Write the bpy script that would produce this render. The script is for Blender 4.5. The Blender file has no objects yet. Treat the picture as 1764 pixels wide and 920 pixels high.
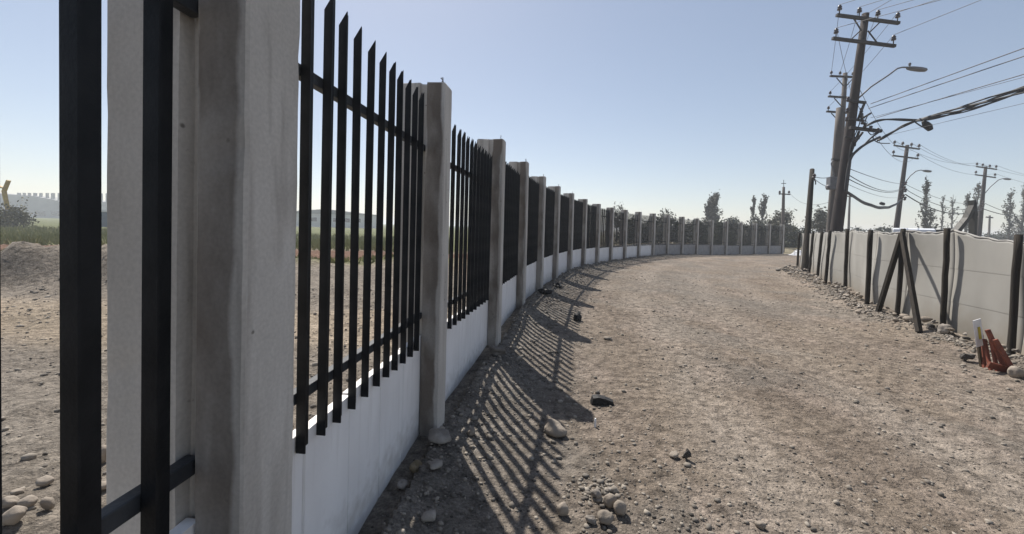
import bpy, bmesh, math, random
import numpy as np
from mathutils import Vector, Matrix

random.seed(7)
RNG = np.random.default_rng(11)
S = bpy.context.scene
COL = S.collection
R = math.radians

# ------------------------------------------------------------------ camera
EYE = 1.47
FOC = 700.0                      # focal length in photo pixels (photo 1764 wide)
PPX, PPY = 882.0, 407.0
ROLL, PITCH = R(1.55), R(1.3)
_f = Vector((0, math.cos(PITCH), -math.sin(PITCH)))
_u0 = Vector((0, math.sin(PITCH), math.cos(PITCH)))
_r0 = Vector((1, 0, 0))
CR = _r0 * math.cos(ROLL) + _u0 * math.sin(ROLL)
CU = -_r0 * math.sin(ROLL) + _u0 * math.cos(ROLL)
CAM = Vector((0, 0, EYE))
cd = bpy.data.cameras.new('camera')
cam = bpy.data.objects.new('camera', cd)
COL.objects.link(cam)
cd.sensor_width = 36
cd.lens = 36 * FOC / 1764
cd.shift_y = -53 / 1764
cd.clip_start = 0.03
cd.clip_end = 5000
m4 = Matrix((CR, CU, -_f)).transposed().to_4x4()
m4.translation = CAM
cam.matrix_world = m4
S.camera = cam

# ------------------------------------------------------------------ sky, sun, exposure
SUN_EL, SUN_AZ = R(52.5), R(-24.5)
w = bpy.data.worlds.new('World')
S.world = w
w.use_nodes = True
nt = w.node_tree
sky = nt.nodes.new('ShaderNodeTexSky')
sky.sky_type = 'NISHITA'
sky.sun_disc = False
sky.sun_elevation = SUN_EL
sky.sun_rotation = SUN_AZ
sky.altitude = 500
sky.air_density = 1.0
sky.dust_density = 0.7
sky.ozone_density = 1.6
hsv = nt.nodes.new('ShaderNodeHueSaturation')
hsv.inputs['Saturation'].default_value = 0.95
hsv.inputs['Value'].default_value = 1.0
tint = nt.nodes.new('ShaderNodeMix'); tint.data_type = 'RGBA'; tint.blend_type = 'MULTIPLY'
tint.inputs[0].default_value = 1.0
tint.inputs[7].default_value = (1.0, 0.93, 0.90, 1)
nt.links.new(sky.outputs[0], hsv.inputs['Color'])
nt.links.new(hsv.outputs[0], tint.inputs[6])
# soften the range between the deep sky and the bright band round the sun
dn = nt.nodes.new('ShaderNodeVectorMath'); dn.operation = 'SCALE'; dn.inputs['Scale'].default_value = 1 / 5
gm = nt.nodes.new('ShaderNodeGamma'); gm.inputs['Gamma'].default_value = 0.74
up = nt.nodes.new('ShaderNodeVectorMath'); up.operation = 'SCALE'; up.inputs['Scale'].default_value = 5
nt.links.new(tint.outputs[2], dn.inputs[0])
nt.links.new(dn.outputs[0], gm.inputs['Color'])
nt.links.new(gm.outputs[0], up.inputs[0])
nt.links.new(up.outputs[0], nt.nodes['Background'].inputs[0])
nt.nodes['Background'].inputs[1].default_value = 0.083
sd = bpy.data.lights.new('sun', 'SUN')
sd.energy = 4.4
sd.angle = R(0.53)
sd.color = (1.0, 0.945, 0.87)
so = bpy.data.objects.new('sun', sd)
COL.objects.link(so)
TO_SUN = Vector((math.sin(SUN_AZ) * math.cos(SUN_EL), math.cos(SUN_AZ) * math.cos(SUN_EL), math.sin(SUN_EL)))
so.rotation_euler = TO_SUN.to_track_quat('Z', 'Y').to_euler()
so.location = (0, 0, 30)
S.view_settings.view_transform = 'Standard'
S.view_settings.look = 'None'
S.view_settings.exposure = 0.7
S.view_settings.gamma = 1.0
S.view_settings.use_curve_mapping = False
S.cycles.volume_bounces = 1
S.cycles.max_bounces = 6


# ------------------------------------------------------------------ helpers: photo pixel -> point in the place
def ray(px, py):
    return _f + CR * ((px - PPX) / FOC) - CU * ((py - PPY) / FOC)


def at(px, py, depth):
    d = ray(px, py)
    return CAM + d * (depth / d.y)


def at_height(px, py, z):
    d = ray(px, py)
    return CAM + d * ((z - EYE) / d.z)


# ------------------------------------------------------------------ numpy noise
_T = RNG.random((256, 256))


def vnoise(x, y):
    xi = np.floor(x).astype(int); yi = np.floor(y).astype(int)
    fx = x - xi; fy = y - yi
    fx = fx * fx * (3 - 2 * fx); fy = fy * fy * (3 - 2 * fy)
    a = _T[xi & 255, yi & 255]; b = _T[(xi + 1) & 255, yi & 255]
    c = _T[xi & 255, (yi + 1) & 255]; d = _T[(xi + 1) & 255, (yi + 1) & 255]
    return (a * (1 - fx) + b * fx) * (1 - fy) + (c * (1 - fx) + d * fx) * fy - 0.5


def fbm(x, y, o=4):
    s = 0; a = 1.0
    for k in range(o):
        s = s + a * vnoise(x + 17.3 * k, y + 5.1 * k)
        x = x * 2.03; y = y * 2.03; a *= 0.5
    return s


def sstep(a, b, x):
    t = np.clip((x - a) / (b - a), 0, 1)
    return t * t * (3 - 2 * t)


# ------------------------------------------------------------------ fence line and hoarding line (plan)
SPAN = 2.06
FENCE = [(-0.476, 2.767)]
_x, _y = FENCE[0]
for k in range(20):
    t = k / 20
    a = 0.13716753 + 0.71261628 * t + 1.36710858 * t * t - 1.1639754 * t ** 3
    _x += SPAN * math.sin(a); _y += SPAN * math.cos(a)
    FENCE.append((_x, _y))
FENCE = [(-0.653 - 0.08 * 1.78 * 2, 0.995 - 1.78 * 2), (-0.653 - 0.09 * 1.78, 0.995 - 1.775), (-0.653, 0.995)] + FENCE
FENCE = FENCE[:4] + [(x_ + 0.065 * math.cos(0.14 + .04 * k_), y_ - 0.065 * math.sin(0.14 + .04 * k_)) for k_, (x_, y_) in enumerate(FENCE[4:])]
FARR = np.array(FENCE)
HOARD_PX = [(1740, 618), (1624, 578), (1545, 553), (1493, 535), (1455, 504), (1421, 494), (1407, 484), (1393, 474)]
HOARD = [tuple(at_height(px, py, 0.0)[:2]) for px, py in HOARD_PX]
HOARD = [(5.75, 1.6), (5.85, 2.8), (6.0, 3.95)] + HOARD + [(11.9, 16.9)]
HARR = np.array(HOARD)


def line_dist(X, Y, P):
    best = np.full(X.shape, 1e9); side = np.zeros(X.shape)
    for (x0, y0), (x1, y1) in zip(P[:-1], P[1:]):
        dx, dy = x1 - x0, y1 - y0
        L2 = dx * dx + dy * dy
        t = np.clip(((X - x0) * dx + (Y - y0) * dy) / L2, 0, 1)
        ex = X - x0 - t * dx; ey = Y - y0 - t * dy
        d = np.hypot(ex, ey)
        s = dx * (Y - y0) - dy * (X - x0)            # >0: left of the line
        m = d < best
        best = np.where(m, d, best); side = np.where(m, np.sign(s), side)
    return best, side


def rise(r):
    return -0.17 * sstep(25, 37, r) + 0.12 * sstep(3, 8, r) * (1 - sstep(12, 20, r))


def height(X, Y):
    X = np.asarray(X, float); Y = np.asarray(Y, float)
    fd, fs = line_dist(X, Y, FARR)
    hd, hs = line_dist(X, Y, HARR)
    r = np.hypot(X, Y)
    z = -0.19 * sstep(25, 37, r) + 0.11 * sstep(3, 8, r) * (1 - sstep(12, 20, r)) * np.exp(-(fd / 2.2) ** 2)
    z = z + 0.05 * fbm(X * 0.35, Y * 0.35, 3) + 0.022 * fbm(X * 1.7 + 9, Y * 1.7, 3)
    z = z + 0.016 * fbm(X * 7, Y * 7 + 3, 3) * np.exp(-r / 14)
    road = fs < 0
    z = z + np.where(road, (0.03 + 0.10 * np.clip(vnoise(X * 1.3, Y * 1.3) + 0.35, 0, 1)) * np.exp(-(fd / 0.3) ** 2), 0)
    z = z + (0.05 + 0.2 * np.clip(vnoise(X * 1.6 + 4, Y * 1.6) + 0.3, 0, 1)) * np.exp(-((hd - 0.12) / 0.42) ** 2)
    fw_ = fd + 0.5 * fbm(X * 0.25 + 7, Y * 0.25, 2)
    rut = sum(np.exp(-((fw_ - c_) / 0.2) ** 2) for c_ in (2.1, 3.65, 4.9, 6.4))
    z = z - np.where(road & (r < 40), 0.016 * rut, 0)
    # spoil heaps and ruts in the field behind the fence
    fld = (fs > 0) & (fd > 0.6)
    g = lambda cx, cy, sx, sy: np.exp(-((X - cx) / sx) ** 2 - ((Y - cy) / sy) ** 2)
    heaps = 0.75 * g(-9.6, 8.8, 4.2, 0.9) + 0.5 * g(-13.5, 11.0, 3, 1.2) + 0.35 * g(-7.5, 12, 3, 1.2) + 0.4 * g(-3.2, 14, 2, 2)
    z = z + np.where(fld, heaps * (1 + 0.9 * fbm(X * 1.1, Y * 1.1, 4)) + 0.085 * fbm(X * 2.0, Y * 2.0 + 40, 4) + 0.03 * fbm(X * 8, Y * 8 + 11, 2) * np.exp(-r / 9), 0)
    return z


def hz(x, y):
    return float(height(np.array([x]), np.array([y]))[0])


def on_ground(px, py):
    z = 0.0
    for _ in range(6):
        p = at_height(px, py, z)
        z = hz(p.x, p.y)
    p = at_height(px, py, z)
    return Vector((p.x, p.y, z))


# ------------------------------------------------------------------ object helpers
def tag(o, label=None, cat=None, group=None, kind=None):
    if label: o['label'] = label
    if cat: o['category'] = cat
    if group: o['group'] = group
    if kind: o['kind'] = kind
    return o


def empty(name, loc, label=None, cat=None, group=None):
    o = bpy.data.objects.new(name, None)
    COL.objects.link(o)
    o.location = loc
    o.empty_display_size = 0.2
    return tag(o, label, cat, group)


def link(name, mesh, parent=None, loc=(0, 0, 0), rz=0.0):
    o = bpy.data.objects.new(name, mesh)
    COL.objects.link(o)
    o.location = loc
    o.rotation_euler = (0, 0, rz)
    if parent: o.parent = parent
    return o


class MB:
    def __init__(self):
        self.v = []; self.f = []; self.smooth = False

    def add(self, vs, fs):
        n = len(self.v)
        self.v += [tuple(q) for q in vs]
        self.f += [tuple(i + n for i in q) for q in fs]

    def box(self, c, s, M=None, bev=0.0):
        sx, sy, sz = (q / 2 for q in s)
        c = Vector(c)
        if bev <= 0:
            vs = [Vector((x, y, z)) for z in (-sz, sz) for x, y in ((-sx, -sy), (sx, -sy), (sx, sy), (-sx, sy))]
            fs = [(3, 2, 1, 0), (4, 5, 6, 7), (0, 1, 5, 4), (1, 2, 6, 5), (2, 3, 7, 6), (3, 0, 4, 7)]
        else:
            bm = bmesh.new()
            bmesh.ops.create_cube(bm, size=1)
            for q in bm.verts: q.co = Vector((q.co.x * s[0], q.co.y * s[1], q.co.z * s[2]))
            bmesh.ops.bevel(bm, geom=bm.edges[:], offset=bev, segments=2, affect='EDGES', profile=0.6)
            bm.verts.index_update()
            vs = [q.co.copy() for q in bm.verts]; fs = [tuple(q.index for q in fa.verts) for fa in bm.faces]
            bm.free()
        if M is not None: vs = [M @ q for q in vs]
        self.add([c + q for q in vs], fs)

    def tube(self, pts, rad, n=8, cap=True, flat=1.0):
        pts = [Vector(q) for q in pts]
        rr = rad if isinstance(rad, (list, tuple)) else [rad] * len(pts)
        rings = []
        ref = None
        for i, q in enumerate(pts):
            d = (pts[min(i + 1, len(pts) - 1)] - pts[max(i - 1, 0)])
            if d.length < 1e-9: d = Vector((0, 0, 1))
            d.normalize()
            if ref is None:
                ref = Vector((0, 0, 1)) if abs(d.z) < 0.9 else Vector((1, 0, 0))
            a = d.cross(ref)
            if a.length < 1e-4: a = d.cross(Vector((0, 1, 0)))
            a.normalize()
            b = a.cross(d); ref = b
            rings.append([q + (a * math.cos(2 * math.pi * k / n) + b * math.sin(2 * math.pi * k / n) * flat) * rr[i] for k in range(n)])
        vs = [q for r_ in rings for q in r_]
        fs = []
        for i in range(len(rings) - 1):
            for k in range(n):
                k2 = (k + 1) % n
                fs.append((i * n + k, i * n + k2, (i + 1) * n + k2, (i + 1) * n + k))
        if cap:
            fs.append(tuple(range(n - 1, -1, -1)))
            fs.append(tuple((len(rings) - 1) * n + k for k in range(n)))
        self.add(vs, fs)

    def bar(self, a, b, wx, wy, up=Vector((0, 0, 1))):
        a = Vector(a); b = Vector(b)
        d = (b - a); L = d.length; d.normalize()
        x = d.cross(up)
        if x.length < 1e-4: x = d.cross(Vector((0, 1, 0)))
        x.normalize(); y = x.cross(d)
        M = Matrix((x, y, d)).transposed()
        self.box((a + b) / 2, (wx, wy, L), M)

    def prism(self, prof, axis_pts):
        """closed 2-D profile (list of (u,v)) placed at several frames: (origin, uvec, vvec)"""
        n = len(prof); vs = []; fs = []
        for (o, uu, vv) in axis_pts:
            vs += [Vector(o) + Vector(uu) * p[0] + Vector(vv) * p[1] for p in prof]
        m = len(axis_pts)
        for i in range(m - 1):
            for k in range(n):
                k2 = (k + 1) % n
                fs.append((i * n + k, i * n + k2, (i + 1) * n + k2, (i + 1) * n + k))
        fs.append(tuple(range(n - 1, -1, -1))); fs.append(tuple((m - 1) * n + k for k in range(n)))
        self.add(vs, fs)

    def lathe(self, o, axis, prof, n=12):
        axis = Vector(axis).normalized(); o = Vector(o)
        self.tube([o + axis * h for r_, h in prof], [max(r_, 1e-4) for r_, h in prof], n)

    def mesh(self, name, mat, origin=(0, 0, 0), smooth=None):
        me = bpy.data.meshes.new(name)
        o = Vector(origin)
        me.from_pydata([tuple(Vector(q) - o) for q in self.v], [], self.f)
        me.materials.append(mat)
        if self.smooth if smooth is None else smooth:
            me.polygons.foreach_set('use_smooth', [True] * len(me.polygons))
        me.update()
        return me

    def build(self, name, mat, parent=None, origin=None, smooth=None):
        """vertices are in world space; origin = where the object's own origin goes"""
        if origin is None:
            origin = parent_world(parent) if parent else Vector((0, 0, 0))
        me = self.mesh(name, mat, origin, smooth)
        loc = Vector(origin) - (parent_world(parent) if parent else Vector((0, 0, 0)))
        return link(name, me, parent, loc)


def parent_world(o):
    p = Vector((0, 0, 0))
    while o is not None:
        p += o.location
        o = o.parent
    return p


# ------------------------------------------------------------------ materials
def mat_base(name):
    m = bpy.data.materials.new(name)
    m.use_nodes = True
    return m, m.node_tree, m.node_tree.nodes['Principled BSDF']


def mat(name, c1, c2=None, scale=6.0, rough=0.8, bump=0.0, bscale=40.0, stretch=(1, 1, 1), metal=0.0, spec=0.4, detail=6.0, lo=0.35, hi=0.65, rnd=0.0):
    m, t, b = mat_base(name)
    N = t.nodes; Lk = t.links
    b.inputs['Roughness'].default_value = rough
    b.inputs['Metallic'].default_value = metal
    b.inputs['Specular IOR Level'].default_value = spec
    tc = N.new('ShaderNodeTexCoord')
    mp = N.new('ShaderNodeMapping')
    mp.inputs['Scale'].default_value = stretch
    Lk.new(tc.outputs['Object'], mp.inputs['Vector'])
    c2 = c2 or tuple(q * 0.8 for q in c1)
    nz = N.new('ShaderNodeTexNoise')
    nz.inputs['Scale'].default_value = scale
    nz.inputs['Detail'].default_value = detail
    Lk.new(mp.outputs[0], nz.inputs['Vector'])
    cr = N.new('ShaderNodeValToRGB')
    cr.color_ramp.elements[0].position = lo; cr.color_ramp.elements[0].color = (*c2, 1)
    cr.color_ramp.elements[1].position = hi; cr.color_ramp.elements[1].color = (*c1, 1)
    Lk.new(nz.outputs['Fac'], cr.inputs['Fac'])
    out = cr.outputs[0]
    if rnd:
        oi = N.new('ShaderNodeObjectInfo')
        hs = N.new('ShaderNodeHueSaturation')
        mr = N.new('ShaderNodeMapRange')
        mr.inputs[3].default_value = 1 - rnd; mr.inputs[4].default_value = 1 + rnd
        Lk.new(oi.outputs['Random'], mr.inputs[0]); Lk.new(mr.outputs[0], hs.inputs['Value'])
        Lk.new(out, hs.inputs['Color']); out = hs.outputs[0]
    Lk.new(out, b.inputs['Base Color'])
    if bump:
        n2 = N.new('ShaderNodeTexNoise')
        n2.inputs['Scale'].default_value = bscale; n2.inputs['Detail'].default_value = 5
        Lk.new(mp.outputs[0], n2.inputs['Vector'])
        bp = N.new('ShaderNodeBump')
        bp.inputs['Strength'].default_value = bump; bp.inputs['Distance'].default_value = 0.02
        Lk.new(n2.outputs['Fac'], bp.inputs['Height'])
        Lk.new(bp.outputs[0], b.inputs['Normal'])
    return m


def mat_concrete(name, pale, dark, stain, pit=0.0):
    m, t, b = mat_base(name)
    N = t.nodes; Lk = t.links
    b.inputs['Roughness'].default_value = 0.9
    b.inputs['Specular IOR Level'].default_value = 0.25
    tc = N.new('ShaderNodeTexCoord')
    oi = N.new('ShaderNodeObjectInfo')
    ad = N.new('ShaderNodeVectorMath'); ad.operation = 'ADD'
    sc = N.new('ShaderNodeVectorMath'); sc.operation = 'SCALE'; sc.inputs['Scale'].default_value = 9.0
    cx = N.new('ShaderNodeCombineXYZ')
    Lk.new(oi.outputs['Random'], cx.inputs[0]); Lk.new(oi.outputs['Random'], cx.inputs[2])
    Lk.new(cx.outputs[0], sc.inputs[0])
    Lk.new(tc.outputs['Object'], ad.inputs[0]); Lk.new(sc.outputs[0], ad.inputs[1])

    def noise(s, st, d=5.0, dist=0.0):
        mp = N.new('ShaderNodeMapping'); mp.inputs['Scale'].default_value = st
        Lk.new(ad.outputs[0], mp.inputs[0])
        q = N.new('ShaderNodeTexNoise'); q.inputs['Scale'].default_value = s; q.inputs['Detail'].default_value = d
        q.inputs['Distortion'].default_value = dist
        Lk.new(mp.outputs[0], q.inputs[0]); return q.outputs['Fac']

    def ramp(fac, a, c, lo, hi):
        q = N.new('ShaderNodeValToRGB')
        q.color_ramp.elements[0].position = lo; q.color_ramp.elements[0].color = (*a, 1)
        q.color_ramp.elements[1].position = hi; q.color_ramp.elements[1].color = (*c, 1)
        Lk.new(fac, q.inputs[0]); return q.outputs[0]

    def mix(fac, a, c, mode='MIX'):
        q = N.new('ShaderNodeMix'); q.data_type = 'RGBA'; q.blend_type = mode
        if isinstance(fac, float): q.inputs[0].default_value = fac
        else: Lk.new(fac, q.inputs[0])
        Lk.new(a, q.inputs[6])
        if isinstance(c, tuple): q.inputs[7].default_value = (*c, 1)
        else: Lk.new(c, q.inputs[7])
        return q.outputs[2]
    base = ramp(noise(5, (1, 1, 0.35)), dark, pale, 0.32, 0.68)
    streak = ramp(noise(7.5, (1.3, 1.3, 0.10), 3, 0.6), (0, 0, 0), (1, 1, 1), 0.50, 0.60)
    faint = N.new('ShaderNodeMath'); faint.operation = 'MULTIPLY'; faint.inputs[1].default_value = 0.35
    Lk.new(streak, faint.inputs[0])
    c = mix(faint.outputs[0], base, stain)
    # broad damp stain down the end face, with a wandering edge
    sx = N.new('ShaderNodeSeparateXYZ'); Lk.new(tc.outputs['Object'], sx.inputs[0])

    def math_(op, a, b_=None, c_=None):
        q = N.new('ShaderNodeMath'); q.operation = op
        for i_, v in enumerate((a, b_, c_)):
            if v is None: continue
            if isinstance(v, (int, float)): q.inputs[i_].default_value = v
            else: Lk.new(v, q.inputs[i_])
        return q.outputs[0]
    wander = math_('MULTIPLY_ADD', noise(3.0, (0.2, 0.2, 1), 6), 0.075, -0.0375)
    yy = math_('ABSOLUTE', math_('SUBTRACT', math_('ADD', sx.outputs[1], wander), 0.082))
    band = N.new('ShaderNodeMapRange'); band.inputs[1].default_value = 0.062; band.inputs[2].default_value = 0.048
    Lk.new(yy, band.inputs[0])
    endf = math_('LESS_THAN', sx.outputs[0], 0.006)
    blot = ramp(noise(6, (1, 1, 0.5), 5), (0.55, 0.55, 0.55), (1, 1, 1), 0.36, 0.62)
    c = mix(math_('MULTIPLY', math_('MULTIPLY', band.outputs[0], endf), blot), c, stain)
    fine = ramp(noise(90, (1, 1, 1), 4), (0.90, 0.90, 0.90), (1.06, 1.06, 1.06), 0.3, 0.7)
    c = mix(1.0, c, fine, 'MULTIPLY')
    vo = N.new('ShaderNodeTexVoronoi'); vo.inputs['Scale'].default_value = 15
    Lk.new(ad.outputs[0], vo.inputs['Vector'])
    pits = ramp(math_('ADD', vo.outputs['Distance'], math_('MULTIPLY_ADD', noise(60, (1, 1, 1), 3), 0.16, -0.08)), (1, 1, 1), (0, 0, 0), 0.05, 0.12)
    sc2 = N.new('ShaderNodeSeparateColor'); Lk.new(vo.outputs['Color'], sc2.inputs[0])
    few = math_('GREATER_THAN', sc2.outputs[0], 0.6)
    if pit: c = mix(math_('MULTIPLY', math_('MULTIPLY', pits, few), pit), c, (0.13, 0.115, 0.10))
    Lk.new(c, b.inputs['Base Color'])
    bp = N.new('ShaderNodeBump'); bp.inputs['Strength'].default_value = 0.22; bp.inputs['Distance'].default_value = 0.006
    Lk.new(noise(60, (1, 1, 0.6), 6), bp.inputs['Height'])
    Lk.new(bp.outputs[0], b.inputs['Normal'])
    return m


M = {}
M['concrete'] = mat_concrete('post_concrete', (0.57, 0.54, 0.50), (0.46, 0.432, 0.395), (0.165, 0.140, 0.118), 0.8)
def mat_wall():
    m, t, b = mat_base('white_painted_concrete')
    N = t.nodes; Lk = t.links
    b.inputs['Roughness'].default_value = 0.8
    b.inputs['Specular IOR Level'].default_value = 0.25
    tc = N.new('ShaderNodeTexCoord')

    def noise(sc, st=(1, 1, 1), d=6):
        mp = N.new('ShaderNodeMapping'); mp.inputs['Scale'].default_value = st
        Lk.new(tc.outputs['Object'], mp.inputs[0])
        q = N.new('ShaderNodeTexNoise'); q.inputs['Scale'].default_value = sc; q.inputs['Detail'].default_value = d
        Lk.new(mp.outputs[0], q.inputs[0]); return q.outputs['Fac']

    def rng(v, a, c, lo=0.0, hi=1.0):
        q = N.new('ShaderNodeMapRange')
        for k, x in zip((1, 2, 3, 4), (a, c, lo, hi)): q.inputs[k].default_value = x
        Lk.new(v, q.inputs[0]); return q.outputs[0]

    def mix(f, a, c):
        q = N.new('ShaderNodeMix'); q.data_type = 'RGBA'
        Lk.new(f, q.inputs[0])
        for k, v in ((6, a), (7, c)):
            if isinstance(v, tuple): q.inputs[k].default_value = (*v, 1)
            else: Lk.new(v, q.inputs[k])
        return q.outputs[2]
    c = mix(rng(noise(5, (1, 1, .5)), .35, .65), (0.80, 0.78, 0.77), (0.88, 0.865, 0.855))
    c = mix(rng(noise(16, (1, 1, .07), 4), .58, .72, 0, .28), c, (0.52, 0.49, 0.45))
    sx = N.new('ShaderNodeSeparateXYZ'); Lk.new(tc.outputs['Object'], sx.inputs[0])
    ma = N.new('ShaderNodeMath'); ma.operation = 'MULTIPLY_ADD'; ma.inputs[1].default_value = -0.42
    Lk.new(noise(14, (1, 1, 1), 8), ma.inputs[0]); Lk.new(sx.outputs[2], ma.inputs[2])
    c = mix(rng(ma.outputs[0], -.16, .02, .4, 0), c, (0.30, 0.255, 0.205))
    Lk.new(c, b.inputs['Base Color'])
    bp = N.new('ShaderNodeBump'); bp.inputs['Strength'].default_value = 0.25; bp.inputs['Distance'].default_value = 0.006
    Lk.new(noise(70, (1, 1, .6), 6), bp.inputs['Height']); Lk.new(bp.outputs[0], b.inputs['Normal'])
    return m


M['white_wall'] = mat_wall()
M['grey_wall'] = mat('grey_wall_concrete', (0.36, 0.35, 0.35), (0.28, 0.27, 0.27), 5, 0.9, 0.2, 60)  # darker, greyer tone than the white panels, used for the far bays
M['black_steel'] = mat('black_painted_steel', (0.014, 0.015, 0.017), (0.005, 0.006, 0.008), 9, 0.55, 0.1, 90, spec=0.22)
M['rail'] = mat('dark_grey_steel', (0.05, 0.054, 0.06), (0.03, 0.033, 0.038), 9, 0.5, 0.1, 90, spec=0.3)
M['wire'] = mat('wire_metal', (0.10, 0.10, 0.11), None, 5, 0.6)
M['cable'] = mat('black_cable', (0.035, 0.035, 0.038), None, 5, 0.6)
M['pole_conc'] = mat('utility_pole_concrete', (0.14, 0.122, 0.112), (0.09, 0.08, 0.073), 3, 0.9, 0.2, 30, (1, 1, 0.2))
M['pole_dark'] = mat('weathered_pole', (0.045, 0.034, 0.032), (0.026, 0.02, 0.019), 4, 0.9, 0.3, 30, (2, 2, 0.15))
M['arm'] = mat('crossarm_wood', (0.05, 0.045, 0.042), None, 6, 0.85)
M['insul'] = mat('insulator_ceramic', (0.05, 0.035, 0.035), None, 6, 0.3)
M['lamp'] = mat('lamp_grey', (0.16, 0.16, 0.17), None, 6, 0.5)
M['wood'] = mat('dark_creosoted_wood', (0.030, 0.023, 0.016), (0.014, 0.011, 0.008), 6, 0.9, 0.5, 40, (3, 3, 0.2))
M['wood_brown'] = mat('brown_wood', (0.10, 0.075, 0.045), (0.05, 0.038, 0.024), 6, 0.9, 0.4, 40, (3, 3, 0.2))
M['stone'] = mat('river_stone', (0.31, 0.265, 0.215), (0.21, 0.18, 0.15), 7, 0.9, 0.3, 50, rnd=0.18)
M['stone_dark'] = mat('dark_stone', (0.075, 0.068, 0.06), (0.04, 0.036, 0.033), 7, 0.9, 0.4, 50)
M['stone_grey'] = mat('grey_rubble_stone', (0.31, 0.28, 0.245), (0.15, 0.13, 0.112), 6, 0.92, 0.4, 40, rnd=0.3)
M['clod'] = mat('yellow_clay', (0.24, 0.19, 0.115), (0.15, 0.115, 0.07), 9, 0.95, 0.6, 40)
M['black_stuff'] = mat('black_scrap', (0.012, 0.012, 0.013), None, 8, 0.7, 0.3, 30)
M['white_plastic'] = mat('white_plastic', (0.8, 0.8, 0.8), (0.65, 0.65, 0.66), 8, 0.5)
M['yellow'] = mat('yellow_paint', (0.55, 0.44, 0.05), None, 8, 0.6)
M['red'] = mat('worn_red_paint', (0.25, 0.075, 0.042), (0.14, 0.045, 0.03), 14, 0.75, 0.2, 40)
M['leaf_grey'] = mat('grey_green_leaves', (0.115, 0.113, 0.088), (0.07, 0.07, 0.053), 1.3, 0.8, rnd=0.15)
M['leaf_green'] = mat('dull_green_leaves', (0.062, 0.072, 0.035), (0.03, 0.038, 0.018), 1.3, 0.8, rnd=0.15)
M['leaf_olive'] = mat('olive_leaves', (0.14, 0.125, 0.055), (0.075, 0.07, 0.03), 1.3, 0.8)
M['bark'] = mat('grey_bark', (0.11, 0.095, 0.08), (0.06, 0.05, 0.042), 4, 0.95)
M['van_white'] = mat('white_vehicle_paint', (0.75, 0.76, 0.78), (0.70, 0.71, 0.73), 2, 0.3, spec=0.5)
M['glass'] = mat('dark_window_glass', (0.02, 0.025, 0.03), None, 2, 0.08, spec=0.6)
M['tyre'] = mat('tyre_rubber', (0.02, 0.02, 0.02), None, 9, 0.9)
M['rim'] = mat('wheel_rim', (0.4, 0.4, 0.42), None, 9, 0.35, metal=0.7)
M['digger_grey'] = mat('digger_dull_paint', (0.03, 0.027, 0.02), (0.02, 0.018, 0.014), 3, 0.6)
M['digger_yellow'] = mat('digger_yellow_paint', (0.45, 0.30, 0.06), (0.33, 0.2, 0.05), 3, 0.6)
M['far_conc'] = mat('far_concrete', (0.30, 0.30, 0.29), (0.24, 0.24, 0.235), 0.25, 0.9)
M['far_pale'] = mat('pale_cladding', (0.6, 0.6, 0.58), (0.52, 0.52, 0.5), 0.3, 0.8)
M['cabin_blue'] = mat('blue_cabin_paint', (0.03, 0.075, 0.12), (0.022, 0.055, 0.09), 1, 0.6)
M['grass'] = mat('dry_field_grass', (0.27, 0.25, 0.10), (0.16, 0.165, 0.06), 0.5, 0.9)


def mat_sheet():
    m, t, b = mat_base('grey_sheeting')
    N = t.nodes; Lk = t.links
    b.inputs['Roughness'].default_value = 0.6
    b.inputs['Specular IOR Level'].default_value = 0.3
    tc = N.new('ShaderNodeTexCoord')
    nz = N.new('ShaderNodeTexNoise'); nz.inputs['Scale'].default_value = 1.6; nz.inputs['Detail'].default_value = 7
    mp = N.new('ShaderNodeMapping'); mp.inputs['Scale'].default_value = (1, 1, 0.6)
    Lk.new(tc.outputs['Object'], mp.inputs[0]); Lk.new(mp.outputs[0], nz.inputs[0])
    cr = N.new('ShaderNodeValToRGB')
    cr.color_ramp.elements[0].position = 0.3; cr.color_ramp.elements[0].color = (0.245, 0.236, 0.215, 1)
    cr.color_ramp.elements[1].position = 0.7; cr.color_ramp.elements[1].color = (0.325, 0.315, 0.29, 1)
    Lk.new(nz.outputs['Fac'], cr.inputs[0])
    # dust splashed on the lowest part
    sx = N.new('ShaderNodeSeparateXYZ'); Lk.new(tc.outputs['Object'], sx.inputs[0])
    n2 = N.new('ShaderNodeTexNoise'); n2.inputs['Scale'].default_value = 5; n2.inputs['Detail'].default_value = 6
    Lk.new(tc.outputs['Object'], n2.inputs[0])
    ma = N.new('ShaderNodeMath'); ma.operation = 'MULTIPLY_ADD'; ma.inputs[1].default_value = 0.5
    Lk.new(n2.outputs['Fac'], ma.inputs[0]); Lk.new(sx.outputs[2], ma.inputs[2])
    mr = N.new('ShaderNodeMapRange'); mr.inputs[1].default_value = 0.30; mr.inputs[2].default_value = 0.75; mr.inputs[3].default_value = 0.75; mr.inputs[4].default_value = 0.0
    Lk.new(ma.outputs[0], mr.inputs[0])
    mx = N.new('ShaderNodeMix'); mx.data_type = 'RGBA'
    Lk.new(mr.outputs[0], mx.inputs[0]); Lk.new(cr.outputs[0], mx.inputs[6]); mx.inputs[7].default_value = (0.21, 0.18, 0.14, 1)
    Lk.new(mx.outputs[2], b.inputs['Base Color'])
    bp = N.new('ShaderNodeBump'); bp.inputs['Strength'].default_value = 0.25; bp.inputs['Distance'].default_value = 0.02
    Lk.new(nz.outputs['Fac'], bp.inputs['Height']); Lk.new(bp.outputs[0], b.inputs['Normal'])
    return m


M['sheet'] = mat_sheet()
M['hem'] = mat('pale_hem_cloth', (0.32, 0.31, 0.29), (0.24, 0.23, 0.215), 12, 0.8)


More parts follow.
